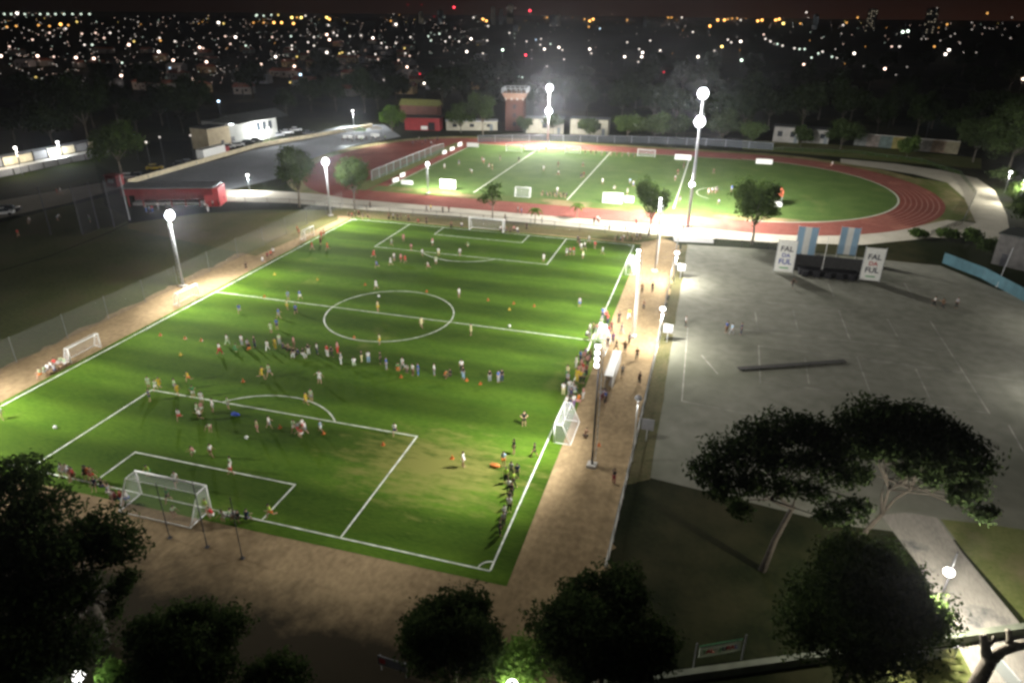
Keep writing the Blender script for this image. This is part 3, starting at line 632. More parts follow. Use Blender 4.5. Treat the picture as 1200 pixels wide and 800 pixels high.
# white low buildings behind track
WB = mat('whitewashed wall', (.34, .32, .25), .9, .16, .6)
def lowb(pa, pb, h, depth, lab, wall, roof, nwin=3, cat='building', name='low_building'):
    a, c = at(*pa), at(*pb); d = c-a; Ln = d.length
    q = empty(name, (a+c)/2, math.atan2(d.y, d.x), lab, cat)
    MB().box((0, depth/2, h/2), (Ln, depth, h)).build('wall', wall, q); MB().box((0, depth/2, h+.12), (Ln+.5, depth+.5, .24)).build('roof', roof, q)
    for k in range(nwin): MB().box((-Ln/2+Ln*(k+.5)/nwin, -.03, h*.55), (min(1.6, Ln/nwin*.4), .08, h*.35)).build('window', GLASSD, q)
    MB().box((Ln*.38, -.03, min(1.1, h*.4)), (1.1, .09, min(2.2, h*.8))).build('door', mat('grey door', (.12, .14, .15), .6), q)
    return q
lowb((523, 153), (583, 153), 3.2, 5, 'long low cream wall building left of brick tower', WB, GREYROOF, 3)
lowb((616, 156), (660, 157), 5.0, 6, 'whitewashed building right of the brick tower', WB, DARKROOF, 1)
lowb((668, 157), (712, 159), 5.2, 6, 'whitewashed building with bluish window behind twin floodlights', WB, DARKROOF, 2)
lowb((905, 166), (935, 168), 5.0, 6, 'pale house left of the pair behind the bend', mat('dusty white wall', (.26, .25, .23), .9, .2, .6), DARKROOF, 2, 'house', 'house')
lowb((940, 167), (970, 169), 4.4, 6, 'pale house right of the pair behind the bend', mat('dusty white wall', (.26, .25, .23), .9, .2, .6), DARKROOF, 2, 'house', 'house')
a, c = at(1000, 170), at(1122, 181); d = c-a
q = empty('mural_wall', (a+c)/2, math.atan2(d.y, d.x), 'long painted wall with yellow panel behind road bend', 'wall')
cols = [(.3, .32, .3), (.36, .3, .26), (.2, .27, .25), (.42, .36, .12), (.3, .26, .3), (.36, .34, .3), (.33, .24, .16), (.38, .34, .22)]
for k in range(8): MB().box((-d.length/2+d.length/8*(k+.5), 0, 1.9), (d.length/8-.01, .4, 3.8)).build('painted_panel', mat('mural %d' % k, tuple(v*.36 for v in cols[k]), .8, .35, .9), q)
MB().box((0, 0, 3.9), (d.length, .5, .15)).build('coping', CONC, q)
# ball netting on the left
q = empty('ball_net_fence', at(60, 275), 0, 'tall black ball netting on dark poles in left field', 'net fence'); o = at(60, 275)
tops = [at(*p)-o for p in [(60, 275), (97, 275), (116, 268), (134, 266), (152, 258)]]
for i, p in enumerate(tops): MB().tube([p, p+Vector((0, 0, 9.2))], .11, 6).build('pole', DARKPOLE if i < 4 else POLE, q)
n = MB()
for a, c in zip(tops[1:-1], tops[2:]): n.poly([a, c, c+Vector((0, 0, 9)), a+Vector((0, 0, 9))])
n.poly([tops[4], tops[4]+Vector((-14, 8, 0)), tops[4]+Vector((-14, 8, 9)), tops[4]+Vector((0, 0, 9))])
n.build('net', BLACKNET, q)
pts = [at(*p) for p in [(150, 216), (300, 173), (436, 149)]]
q = empty('low_wall', pts[0], 0, 'long low tan wall between car park and parked vehicles', 'wall')
for i in range(2):
    d = pts[i+1]-pts[i]; c = pts[i]-pts[0]+d*.5
    MB().box((c.x, c.y, .55), (d.length, .35, 1.1), math.atan2(d.y, d.x)).build('wall_section', CREAM, q); MB().box((c.x, c.y, 1.14), (d.length, .5, .08), math.atan2(d.y, d.x)).build('coping', CREAM, q)
q = empty('red_kiosk', at(136, 218), 0, 'small red kiosk beside the tall ball netting', 'kiosk')
MB().box((0, 0, 1.3), (3.2, 2.4, 2.6)).build('wall', REDM, q); MB().box((0, 0, 2.68), (3.6, 2.8, .15)).build('roof', REDM, q); MB().box((0, -1.22, 1.5), (1.6, .06, .9)).build('hatch', WHITE, q)
# market tents
for i, (px, py, lab, c) in enumerate([(409, 161, 'leftmost pale tent of three beside the red track', (.5, .52, .48)), (423, 161, 'green tinted tent in middle of three beside track', (.32, .45, .28)), (441, 159, 'rightmost pale tent of three beside the red track', (.55, .53, .48))]):
    q = empty('market_tent', at(px, py), R(10), lab, 'tent', 'market tents beside the track')
    mb = MB(); mb.add([(-2, -2, 2.3), (2, -2, 2.3), (2, 2, 2.3), (-2, 2, 2.3), (0, 0, 3.5)], [(0, 1, 4), (1, 2, 4), (2, 3, 4), (3, 0, 4)]); mb.build('canopy', mat('tent cloth %d' % i, c, .7, .08), q)
    for sx in (-1, 1):
        for sy_ in (-1, 1): MB().box((sx*1.95, sy_*1.95, 1.15), (.08, .08, 2.3)).build('leg', POLE, q)
    MB().box((0, -1.6, .45), (3, .7, .9)).build('table', WHITE, q)
for i, (px, py) in enumerate([(412, 163), (432, 162), (448, 160)]):
    light('POINT', at(px, py, 2.1)+Vector((0, -2.6, 0)), 1100, (.95, 1, .95), .15)

# ------------------------------------------------------------------ vehicles
TYRE = mat('tyre rubber', (.02, .02, .02), .9); CARGLASS = GLASSD
def make_car(paint):
    root = empty('parked_car')
    b = MB(); prof = [(-2.1, .35), (-2.15, .8), (-1.9, .95), (2.0, .85), (2.1, .6), (2.1, .35)]
    n = len(prof); vs = [(x, -.85, z) for x, z in prof]+[(x, .85, z) for x, z in prof]
    b.add(vs, [tuple(range(n)), tuple(range(n, 2*n))[::-1]]+[((k+1) % n, k, n+k, n+(k+1) % n) for k in range(n)])
    b.build('body', paint, root)
    c = MB(); c.add([(-1.8, -.8, .93), (1.1, -.8, .88), (1.1, .8, .88), (-1.8, .8, .93), (-1.3, -.66, 1.45), (.35, -.66, 1.45), (.35, .66, 1.45), (-1.3, .66, 1.45)], [(0, 1, 5, 4), (1, 2, 6, 5), (2, 3, 7, 6), (3, 0, 4, 7)])
    c.build('cabin_glass', CARGLASS, root); MB().box((-.48, 0, 1.48), (1.7, 1.34, .06)).build('roof', paint, root)
    for x in (-1.3, 1.3):
        for y in (-.8, .8): MB().tube([(x, y-.1, .32), (x, y+.1, .32)], .32, 10).build('wheel', TYRE, root)
    for y in (-.6, .6):
        MB().box((2.09, y, .68), (.06, .3, .14)).build('headlight', WHITE, root); MB().box((-2.13, y, .75), (.06, .3, .14)).build('tail_light', RINK, root)
    return root
paints = {'white': (.7, .7, .7), 'dark': (.03, .03, .035), 'yellow': (.6, .42, .02), 'grey': (.3, .31, .32)}
protos = {}
cars = [(182, 199, 'yellow', 'yellow car parked beyond the red pavilion', 15), (268, 174, 'white', 'white car parked nearest the lorry', 20), (279, 172, 'white', 'white car parked second from the lorry', 20), (291, 169, 'dark', 'dark car parked in front of white hall', 20), (301, 167, 'dark', 'dark car parked near hall corner lamp', 20), (326, 160, 'grey', 'grey car parked just beyond hall corner lamp', 22), (337, 157, 'white', 'white car parked second beyond hall corner lamp', 22), (347, 154, 'white', 'white car parked last in the hall row', 22),
        (152, 210, 'white', 'white car parked nearest the ball netting', 15), (165, 209, 'dark', 'dark car parked near the ball netting', 15), (213, 195, 'dark', 'dark car in the middle of the car park row', 18), (222, 193, 'grey', 'grey car parked behind the lorry tail', 18), (12, 248, 'dark', 'dark car on pale access road at left edge', 25), (4, 252, 'white', 'white car on pale access road at left edge', 25), (362, 158, 'dark', 'dark car parked by market tents', 20)]
for px, py, c, lab, a in cars:
    if c not in protos:
        o = protos[c] = make_car(mat(c+' car paint', paints[c], .3, .05, spec=.5)); o.location = at(px, py); o.rotation_euler = (0, 0, R(a)+.3); tag(o, lab, 'car', 'cars parked round the sports ground')
    else: dup(protos[c], at(px, py), R(a)+.3, lab)
a, c = at(234, 190), at(266, 181); d = c-a
q = empty('parked_lorry', (a+c)/2, math.atan2(d.y, d.x), 'long white box lorry parked in the car park', 'lorry')
MB().box((-.6, 0, 2.0), (d.length-2.6, 2.4, 2.5)).build('cargo_box', WHITE, q); MB().box((-.6, 0, .65), (d.length-2.4, 2.0, .2)).build('chassis', DARKPOLE, q)
MB().box((d.length/2-.8, 0, 1.45), (1.9, 2.2, 2.1)).build('cab', REDM, q); MB().box((d.length/2+.16, 0, 1.95), (.05, 1.9, .8)).build('windscreen', GLASSD, q)
for x in (-.38, -.28, .36):
    for y in (-1, 1): MB().tube([(x*d.length, y-.14, .45), (x*d.length, y+.14, .45)], .45, 10).build('wheel', TYRE, q)

# ------------------------------------------------------------------ trees
def crown_mesh(name, clumps, n, leaf, seed, m, flat=0.0):
    q = np.random.default_rng(seed)
    C = np.array([c[:3] for c in clumps], float); S = np.array([c[3:6] for c in clumps], float)
    w = np.prod(S, 1)**.67; idx = q.choice(len(C), n, p=w/w.sum())
    d = q.normal(size=(n, 3)); d /= np.linalg.norm(d, axis=1)[:, None]
    rr = q.random(n)**(1/2.4)*(1+.10*q.normal(size=n))
    # lumpy outline
    ph = q.random((len(C), 6))*6.28
    lump = 1+.16*np.sin(3*d[:, 0]+ph[idx, 0]+2*d[:, 2])+.13*np.sin(5*d[:, 1]+ph[idx, 1])+.10*np.sin(7*d[:, 2]+ph[idx, 2]+4*d[:, 0])
    P = C[idx]+d*S[idx]*(rr*lump)[:, None]
    nrm = d+q.normal(size=(n, 3))*.9; nrm[:, 2] += flat; nrm /= np.linalg.norm(nrm, axis=1)[:, None]
    a = np.cross(nrm, q.normal(size=(n, 3))); a /= np.linalg.norm(a, axis=1)[:, None]; b = np.cross(nrm, a)
    s = leaf*(.55+.9*q.random(n))[:, None]
    V = np.stack([P-a*s, P+b*s*.45, P+a*s, P-b*s*.45], 1).reshape(-1, 3)
    me = bpy.data.meshes.new(name); me.vertices.add(4*n); me.vertices.foreach_set('co', V.ravel().astype(np.float32))
    me.loops.add(4*n); me.loops.foreach_set('vertex_index', np.arange(4*n, dtype=np.int32))
    me.polygons.add(n); me.polygons.foreach_set('loop_start', np.arange(0, 4*n, 4, dtype=np.int32)); me.polygons.foreach_set('loop_total', np.full(n, 4, np.int32))
    me.materials.append(m); me.update(calc_edges=True); return me
F_DARK = foliage('dark foliage', (.016, .028, .010), (.045, .065, .020))
F_MID = foliage('mid foliage', (.030, .055, .014), (.075, .11, .03))
F_PINE = foliage('pine foliage', (.014, .024, .009), (.046, .066, .024), .1)
F_LIGHT = foliage('light foliage', (.06, .12, .02), (.12, .2, .04), .4)
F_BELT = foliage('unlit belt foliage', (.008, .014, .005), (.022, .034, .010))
def branches(mb, base, h, tips, r0, q):
    trunk_top = Vector((base[0]+q.uniform(-.2, .2), base[1]+q.uniform(-.2, .2), h))
    mb.tube([base, (Vector(base)+trunk_top)/2+Vector((q.uniform(-.12, .12), q.uniform(-.12, .12), 0)), trunk_top], [r0, r0*.8, r0*.6], 8)
    for t in tips:
        t = Vector(t); mid = trunk_top.lerp(t, .5)+Vector((q.uniform(-.3, .3), q.uniform(-.3, .3), -.2))
        mb.tube([trunk_top-Vector((0, 0, .15)), mid, t], [r0*.5, r0*.3, r0*.1], 6)
def round_tree(loc, h, r, label, group=None, n=5000, leaf=.25, m=F_MID, seed=1, name='broadleaf_tree', trunk_h=None, bark=BARK, k=9, rz=None):
    q = random.Random(seed); th = trunk_h or h*.3
    rz = rz or (h-th)/2*1.05; cz = th+rz*.95
    cl = [(0, 0, cz, r*.72, r*.72, rz*.75)]
    for i in range(k):
        a = 6.28*i/k+q.uniform(-.3, .3); el = q.uniform(-.6, 1.1); o_ = q.uniform(.55, .84)
        s = q.uniform(.24, .50)*(1 if k < 12 else .85)
        cl.append((r*o_*math.cos(a)*math.cos(el), r*o_*math.sin(a)*math.cos(el), cz+rz*o_*math.sin(el), r*s, r*s, rz*s))
    t = empty(name, loc, q.uniform(0, 6), label, 'tree', group)
    mb = MB(); branches(mb, (0, 0, -.1), th, [(c[0]*.8, c[1]*.8, c[2]) for c in cl[1:8]]+[(0, 0, cz+rz*.3)], max(.12, h*.022), q)
    mb.build('trunk', bark, t, smooth=True)
    c = bpy.data.objects.new('crown', crown_mesh('crown', cl, n, leaf, seed, m)); COL.objects.link(c); c.parent = t
    return t
round_tree(at(351, 243), 13.0, 4.6, 'leftmost of two round trees flanking the far left mast', 'round trees behind the far left corner', 6500, .30, F_MID, 11)
round_tree(at(416, 245), 11.6, 4.0, 'round tree just right of the far left floodlight mast', 'round trees behind the far left corner', 6000, .28, F_MID, 12)
round_tree(at(760, 276), 11.0, 3.6, 'slender tree beside path at far right pitch corner', None, 4200, .27, F_MID, 13)
round_tree(at(881, 286), 12.6, 4.7, 'bushy tree by pale path before the track bend', None, 5200, .32, F_MID, 14)
round_tree(at(577, 258), 8.2, 2.9, 'thin sparse tree behind the far goal', None, 900, .24, F_MID, 15, k=6, trunk_h=3.2)
round_tree(at(143, 206), 13.5, 5.8, 'dark tree at right end of the concrete stand', None, 6000, .36, F_MID, 16)
round_tree(at(460, 154), 9, 4.4, 'yellow green lit bush tree left of red shed', None, 3500, .4, F_LIGHT, 17, trunk_h=1.6)
round_tree(at(566, 158), 14, 5.5, 'dark tree standing between red shed and tower', None, 4000, .45, F_DARK, 18)
round_tree(at(648, 157), 7, 4.0, 'dark tree beside whitewashed building at twin floodlights', None, 2500, .4, F_DARK, 19)
round_tree(at(735, 166), 9, 6.0, 'wide dark tree covering right end of whitewashed building', None, 3500, .45, F_MID, 20)
for i, (px, py, h, r, lab) in enumerate([(540, 156, 11, 4.6, 'dark tree in front of long low cream wall building'), (614, 157, 6, 3.0, 'low dark tree at foot of the brick tower'), (690, 162, 6.5, 4.2, 'low tree before middle of the whitewashed building'), (767, 165, 10, 6.0, 'dark tree left of the tallest mast beyond track'), (792, 164, 9, 5.5, 'dark tree right behind the tallest mast beyond track'), (846, 168, 11, 6.0, 'dark tree beyond far straight right of tallest mast'), (880, 170, 8, 5.0, 'dark tree left of pale house pair'), (938, 172, 7, 3.6, 'dark tree between the two pale houses'), (985, 175, 10, 6.0, 'dark tree between pale houses and mural wall'), (1062, 186, 7, 3.6, 'low dark tree before middle of mural wall')]):
    round_tree(at(px, py), h, r, lab, None, 2600, .42, F_DARK if i % 3 else F_MID, 120+i, trunk_h=h*.2, bark=DARKBARK)
for i, (px, py, lab) in enumerate([(627, 262, 'leftmost of two young palms beside the red track'), (676, 256, 'rightmost of two young palms beside the red track')]):
    t = empty('young_palm', at(px, py), i, lab, 'palm', 'young palms beside the track')
    MB().tube([(0, 0, 0), (.05, 0, 1.6), (0, 0, 2.9)], [.14, .10, .09], 7).build('trunk', mat('pale palm bark', (.32, .28, .2), .9, .2, 4), t)
    fr = MB()
    for k in range(14):
        a = k*.449*5; up = .9 if k % 2 else .35; L0 = 1.9
        p = [Vector((math.cos(a)*L0*s, math.sin(a)*L0*s, 2.9+up*s*1.3-1.5*s*s)) for s in (0, .35, .7, 1)]
        sd = Vector((-math.sin(a), math.cos(a), 0))
        for j in range(3): w0, w1 = (.12, .28, .22, .02)[j], (.12, .28, .22, .02)[j+1]; fr.poly([p[j]-sd*w0, p[j+1]-sd*w1, p[j+1]+sd*w1, p[j]+sd*w0])
    fr.build('fronds', F_LIGHT, t)
# umbrella pines on the right
def umbrella_pine(base, fork, clumps, label, n, seed, lean_r=.27):
    t = empty('umbrella_pine', base, 0, label, 'tree', 'umbrella pines beside the court')
    base = Vector(base); q = random.Random(seed); mb = MB()
    f = Vector(fork)-base
    mb.tube([(0, 0, -.1), f*.45+Vector((-.12, 0, .1)), f], [lean_r*1.15, lean_r*.85, lean_r*.7], 10)
    cl = []; mid_ = [at(c[0], c[1], c[2])-base for c in clumps]; HUB = []
    for k in range(3):
        c_ = sum((mid_[i] for i in range(k, len(mid_), 3)), Vector())/len(range(k, len(mid_), 3))
        ext = mid_[(1, 4, 8)[k]]; h_ = f.lerp(ext*.6+c_*.4, .5)+Vector((0, 0, -.3)); HUB.append(h_)
        mb.tube([f*.96, f.lerp(h_, .5)+Vector((q.uniform(-.3, .3), q.uniform(-.3, .3), 0)), h_], [lean_r*.55, lean_r*.42, lean_r*.32], 8)
    for (px, py, z, rx, rz) in clumps:
        p = at(px, py, z)-base; cl.append((p.x, p.y, p.z, rx*1.2, rx*1.2, rz*1.05))
        for s in range(2 if rx > 1.4 else 1):
            e = p+Vector((q.uniform(-.6, .6)*rx, q.uniform(-.6, .6)*rx, -.1*rz)); hub = HUB[len(cl) % 3]; m1 = hub.lerp(e, .5)+Vector((q.uniform(-.5, .5), q.uniform(-.5, .5), q.uniform(-.1, .5)))
            mb.tube([hub-(hub-f)*.04, m1, e], [lean_r*(.3 if s == 0 else .18), lean_r*.16, .025], 6)
    mb.build('trunk', mat('pine bark', (.045, .037, .028), .95, .3, 4), t, smooth=True)
    c = bpy.data.objects.new('crown', crown_mesh('crown', cl, n, .18, seed, F_PINE)); COL.objects.link(c); c.parent = t
P1 = at(893, 668)
umbrella_pine(P1, at(930, 592, 4.6), [(832, 552, 10.2, 1.5, .9), (858, 532, 11.2, 1.7, .9), (890, 514, 12.2, 1.8, 1.0), (925, 503, 12.8, 1.9, 1.0), (960, 508, 12.6, 1.7, .9), (905, 540, 11.0, 1.4, .8), (950, 540, 11.2, 1.5, .8), (985, 528, 11.8, 1.5, .8), (846, 574, 9.4, 1.1, .8), (880, 566, 9.8, 1.2, .8), (988, 556, 10.4, 1.2, .7), (918, 570, 9.6, 1.0, .6), (950, 574, 9.2, .9, .6), (868, 596, 8.2, .8, .7), (985, 600, 7.4, 1.4, .7), (1008, 592, 7.8, .8, .4), (965, 606, 7.0, .7, .4)], 'left one of two umbrella pines, with pale leaning trunk', 14000, 31)
umbrella_pine(at(1003, 640), at(1035, 600, 3.6), [(1002, 498, 12.4, 1.6, .9), (1030, 488, 12.9, 1.9, 1.0), (1065, 492, 13.0, 2.0, 1.0), (1098, 506, 12.6, 2.0, 1.0), (1124, 526, 12.0, 1.8, .9), (1140, 546, 11.2, 1.3, .7), (1050, 520, 11.9, 1.6, .9), (1085, 532, 11.7, 1.6, .9), (1018, 524, 11.4, 1.4, .8), (1112, 550, 10.8, 1.2, .6), (1092, 561, 9.8, .8, .5), (1134, 572, 9.2, 1.2, .8), (1120, 582, 8.8, .7, .5), (1150, 601, 7.4, .9, .4), (1164, 598, 7.6, .5, .3), (1010, 556, 10.0, .8, .6), (1060, 550, 10.6, .7, .5)], 'right one of two umbrella pines, with forked limbs', 16500, 32, .24)
# dark round trees along the near edge
NG = 'dark round trees along the near edge'
def near_tree(px, py, z, r, label, n, seed, m=F_DARK, h=None, leaf=.15):
    p = at(px, py, z); round_tree((p.x, p.y, 0), h or z+r*1.02, r, label, NG, n, leaf, m, seed, trunk_h=(h or z+r)*.28, k=26, bark=DARKBARK)
near_tree(530, 757, 5.0, 3.3, 'dark round tree above dim sign at near edge', 24000, 41)
near_tree(703, 757, 5.2, 4.2, 'wide dark round tree below end of plaza fence', 32000, 42)
near_tree(1008, 728, 5.8, 4.7, 'largest dark round tree beside concrete driveway', 40000, 43)
near_tree(216, 772, 3.6, 3.6, 'low dark bush tree right of big left tree', 18000, 44)
near_tree(318, 822, 1.8, 2.6, 'low dark shrub tree on brown ground at near edge', 4000, 45)
# big left tree with irregular crown
tb = Vector((6.2, -58.2, 0))
t = empty('broadleaf_tree', tb, 0, 'big ragged dark tree filling the near left corner', 'tree')
cl = []
for (px, py, z, rx, rz) in [(18, 560, 11.5, 2.3, 1.6), (40, 600, 11, 2.6, 1.8), (8, 640, 10, 2.8, 2.2), (60, 650, 10, 2.3, 1.7), (118, 622, 9.6, 1.9, 1.3), (140, 640, 9.2, 1.7, 1.2), (95, 640, 9.2, 1.8, 1.3), (15, 700, 8.5, 2.6, 2.2), (60, 705, 8, 1.9, 1.6), (95, 690, 7.6, 1.2, .9), (30, 750, 7, 2.4, 2.0), (80, 760, 6, 2.0, 1.6), (140, 690, 7.2, .9, .7), (150, 676, 8.0, .8, .6), (10, 790, 6, 2.2, 2.0), (135, 715, 6.5, .6, .5)]:
    p = at(px, py, z)-tb; cl.append((p.x, p.y, p.z, rx, rx, rz))
mb = MB(); q = random.Random(5)
mb.tube([(0, 0, -.1), (.1, .1, 2.2), (0, 0, 4.2)], [.5, .4, .33], 10)
for c in cl: mb.tube([(0, 0, 4.0), Vector((c[0]*.45, c[1]*.45, 4+(c[2]-4)*.55)), c[:3]], [.2, .12, .04], 6)
mb.build('trunk', DARKBARK, t, smooth=True)
c = bpy.data.objects.new('crown', crown_mesh('crown', cl, 36000, .15, 51, F_DARK)); COL.objects.link(c); c.parent = t
# lit leafy shrubs by the near lamps
def shrub(loc, r, h, label, n, seed, m=F_LIGHT, leaf=.16, group=None):
    q = random.Random(seed); cl = [(q.uniform(-.5, .5)*r, q.uniform(-.5, .5)*r, h*q.uniform(.45, .8), r*.55, r*.55, h*.3) for _ in range(6)]
    t = empty('leafy_shrub', loc, 0, label, 'shrub', group); mb = MB(); branches(mb, (0, 0, 0), h*.3, [c[:3] for c in cl], .07, q); mb.build('stem', DARKBARK, t)
    c = bpy.data.objects.new('foliage', crown_mesh('foliage', cl, n, leaf, seed, m)); COL.objects.link(c); c.parent = t
b = at(612, 778, 2.5); shrub((b.x, b.y, 0), 2.6, 4.4, 'bright green lit shrub between two dark round trees', 4500, 61)
b = at(124, 792, 3); shrub((b.x+.6, b.y+.3, 0), 1.5, 4.0, 'bright green lit bush in near left corner', 3000, 62)
shrub(at(1086, 750), 1.9, 3.4, 'lit yellowish shrub edge beside the driveway', 1800, 63, F_MID)
for i, (px, py, r, h, lab) in enumerate([(1172, 214, 3.2, 4.0, 'lit shrub beside upper lamp at road bend'), (1190, 236, 3.4, 4.6, 'lit shrub beside lower lamp at road bend'), (1110, 282, 2.2, 2.2, 'lit shrub left of sheet fence corner'), (1140, 284, 2.8, 2.4, 'lit shrub at corner of blue sheet fence'), (1075, 279, 2.0, 1.8, 'dark shrub below the track bend hedge')]):
    shrub(at(px, py), r, h, lab, 1400, 70+i, F_MID, .3)
b = at(1150, 300); shrub((b.x+2, b.y+1.5, 0), 3.4, 3.0, 'dark hedge clump behind the blue sheet fence', 2500, 78, F_DARK, .25)
# pollarded trunk in the near right corner
pb = at(1118, 838, 0)
t = empty('pollarded_tree', pb, 0, 'bare pollarded tree trunk with cut limbs in near right corner', 'tree')
mb = MB(); f = at(1160, 772, 3.8)-pb
mb.tube([(0, 0, -.1), f*.5+Vector((.1, -.1, .2)), f], [.55, .45, .42], 12)
P_ = lambda px, py, z: at(px, py, z)-pb
mb.tube([f-Vector((0, 0, .3)), P_(1155, 758, 4.4), P_(1152, 743, 5.0)], [.38, .27, .22], 9)
mb.tube([f-Vector((0, 0, .15)), P_(1174, 762, 4.2), P_(1190, 757, 4.6), P_(1216, 752, 4.9)], [.4, .31, .27, .22], 9)
mb.tube([P_(1182, 759, 4.4), P_(1184, 747, 4.9), P_(1181, 738, 5.4)], [.22, .19, .17], 8)
mb.tube([P_(1158, 757, 4.5), P_(1163, 752, 4.9), P_(1165, 745, 5.1)], [.13, .10, .08], 7)
mb.build('trunk', BARK, t, smooth=True)
# big dark trees at the right edge
for i, (px, py, h, r, lab) in enumerate([(1180, 208, 19, 9.5, 'huge dark tree behind road bend at right edge'), (1224, 300, 13.5, 6.6, 'dark tree beside grey shed at right edge'), (1140, 190, 13, 7, 'dark tree at end of the mural wall'), (1205, 180, 20, 10, 'tall dark tree at right edge beyond road')]):
    round_tree(at(px, py), h, r, lab, None, 9000, .40, F_DARK, 80+i, k=16, bark=DARKBARK)
# tree belt behind the sports ground: few meshes, many copies
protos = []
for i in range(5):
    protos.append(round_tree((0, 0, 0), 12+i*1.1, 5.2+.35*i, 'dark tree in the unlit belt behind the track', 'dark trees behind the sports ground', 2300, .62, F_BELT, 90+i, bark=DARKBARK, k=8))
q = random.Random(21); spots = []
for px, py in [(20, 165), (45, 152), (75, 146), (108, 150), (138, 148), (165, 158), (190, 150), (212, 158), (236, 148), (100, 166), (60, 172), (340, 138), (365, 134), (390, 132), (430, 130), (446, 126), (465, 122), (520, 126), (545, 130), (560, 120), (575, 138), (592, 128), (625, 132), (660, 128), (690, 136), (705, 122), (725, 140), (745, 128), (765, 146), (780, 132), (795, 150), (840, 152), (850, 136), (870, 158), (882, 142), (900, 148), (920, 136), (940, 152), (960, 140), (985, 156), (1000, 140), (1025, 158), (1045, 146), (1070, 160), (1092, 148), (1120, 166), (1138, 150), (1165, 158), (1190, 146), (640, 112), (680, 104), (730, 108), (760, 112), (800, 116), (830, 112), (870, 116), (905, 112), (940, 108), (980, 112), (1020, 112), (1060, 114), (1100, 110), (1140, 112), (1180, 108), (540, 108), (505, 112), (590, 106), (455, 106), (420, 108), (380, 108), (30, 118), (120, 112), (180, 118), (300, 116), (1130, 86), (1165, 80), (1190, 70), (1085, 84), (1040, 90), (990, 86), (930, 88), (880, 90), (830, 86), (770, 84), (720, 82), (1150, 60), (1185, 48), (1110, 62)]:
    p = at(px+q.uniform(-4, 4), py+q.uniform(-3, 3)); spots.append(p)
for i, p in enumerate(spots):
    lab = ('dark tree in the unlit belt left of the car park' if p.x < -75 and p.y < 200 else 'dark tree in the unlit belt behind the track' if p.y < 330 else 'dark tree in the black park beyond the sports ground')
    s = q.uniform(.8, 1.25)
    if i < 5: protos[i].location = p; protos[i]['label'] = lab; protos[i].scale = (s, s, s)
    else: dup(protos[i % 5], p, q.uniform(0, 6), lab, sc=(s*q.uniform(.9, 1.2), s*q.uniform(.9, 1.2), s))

# ------------------------------------------------------------------ people
SKIN = mat('skin', (.40, .24, .16), .6, .05); HAIRM = mat('dark hair', (.02, .014, .01), .7, .1); SHOEM = mat('dark shoe', (.03, .03, .035), .6)
def skin_mesh(name, joints, edges, root, mats, sub=1):
    me = bpy.data.meshes.new(name); ks = list(joints)
    me.from_pydata([joints[k][0] for k in ks], [(ks.index(a), ks.index(b)) for a, b in edges], [])
    o = bpy.data.objects.new(name, me); COL.objects.link(o)
    sk = o.modifiers.new('skin', 'SKIN'); sk.use_smooth_shade = True
    for i, k in enumerate(ks):
        sv = me.skin_vertices[0].data[i]; r = joints[k][1]; sv.radius = (r, r) if not isinstance(r, tuple) else r; sv.use_root = (k == root)
    if sub: s = o.modifiers.new('sub', 'SUBSURF'); s.levels = sub; s.render_levels = sub
    dg = bpy.context.evaluated_depsgraph_get(); out = bpy.data.meshes.new_from_object(o.evaluated_get(dg), depsgraph=dg)
    out.materials.clear()
    for x in mats: out.materials.append(x)
    bpy.data.objects.remove(o); bpy.data.meshes.remove(me)
    return out
def V(*a): return Vector(a)
def pose_joints(p):
    """p: dict of leg swing, knee bend, arm swing, elbow bend, spread, seat drop, lean (degrees); figure 1.72 m facing -y"""
    J = {}; lean = R(p.get('lean', 0)); hipz = p.get('hipz', .92)
    up = V(0, -math.sin(lean), math.cos(lean)); pel = V(0, 0, hipz)
    J['pelvis'] = (pel, (.135, .10)); J['waist'] = (pel+up*.17, (.125, .09)); J['chest'] = (pel+up*.38, (.15, .10)); J['collar'] = (pel+up*.50, (.085, .07))
    J['neck'] = (pel+up*.575, .052); J['jaw'] = (pel+up*.64+V(0, -.012, 0), .072); J['brow'] = (pel+up*.725, .086); J['crown'] = (pel+up*.80, .06)
    for s, n in ((-1, 'l'), (1, 'r')):
        sh = pel+up*.485+V(s*.175, 0, 0); J['sh'+n] = (sh, .056)
        a = R(p.get('arm'+n, 0)); ab = R(p.get('ab'+n, 9)); eb = R(p.get('el'+n, 12))
        d = V(s*math.sin(ab), -math.sin(a)*math.cos(ab), -math.cos(a)*math.cos(ab)); el = sh+d*.29; J['el'+n] = (el, .038)
        d2 = V(s*math.sin(ab)*p.get('fold', .6), -math.sin(a+eb)*math.cos(ab), -math.cos(a+eb)*math.cos(ab)).normalized(); wr = el+d2*.25; J['wr'+n] = (wr, .027); J['palm'+n] = (wr+d2*.085, (.036, .018))
        J['_hd'+n] = (d2, s)
        hp = pel+V(s*.095, 0, -.04); J['hip'+n] = (hp, .088)
        th = R(p.get('leg'+n, 0)); kb = R(p.get('kn'+n, 3)); sp = R(p.get('sp', 3))
        d = V(s*math.sin(sp), -math.sin(th), -math.cos(th)).normalized(); kn = hp+d*.42; J['kn'+n] = (kn, .056)
        d2 = V(s*math.sin(sp)*.4, -math.sin(th-kb), -math.cos(th-kb)).normalized(); an = kn+d2*.40; J['ca'+n] = (kn+d2*.13+V(0, .012, 0), .056); J['an'+n] = (an, .036)
        J['toe'+n] = (an+V(s*.02, -.17, -.045), (.04, .026))
    return J
EDG = [('pelvis', 'waist'), ('waist', 'chest'), ('chest', 'collar'), ('collar', 'neck'), ('neck', 'jaw'), ('jaw', 'brow'), ('brow', 'crown')]
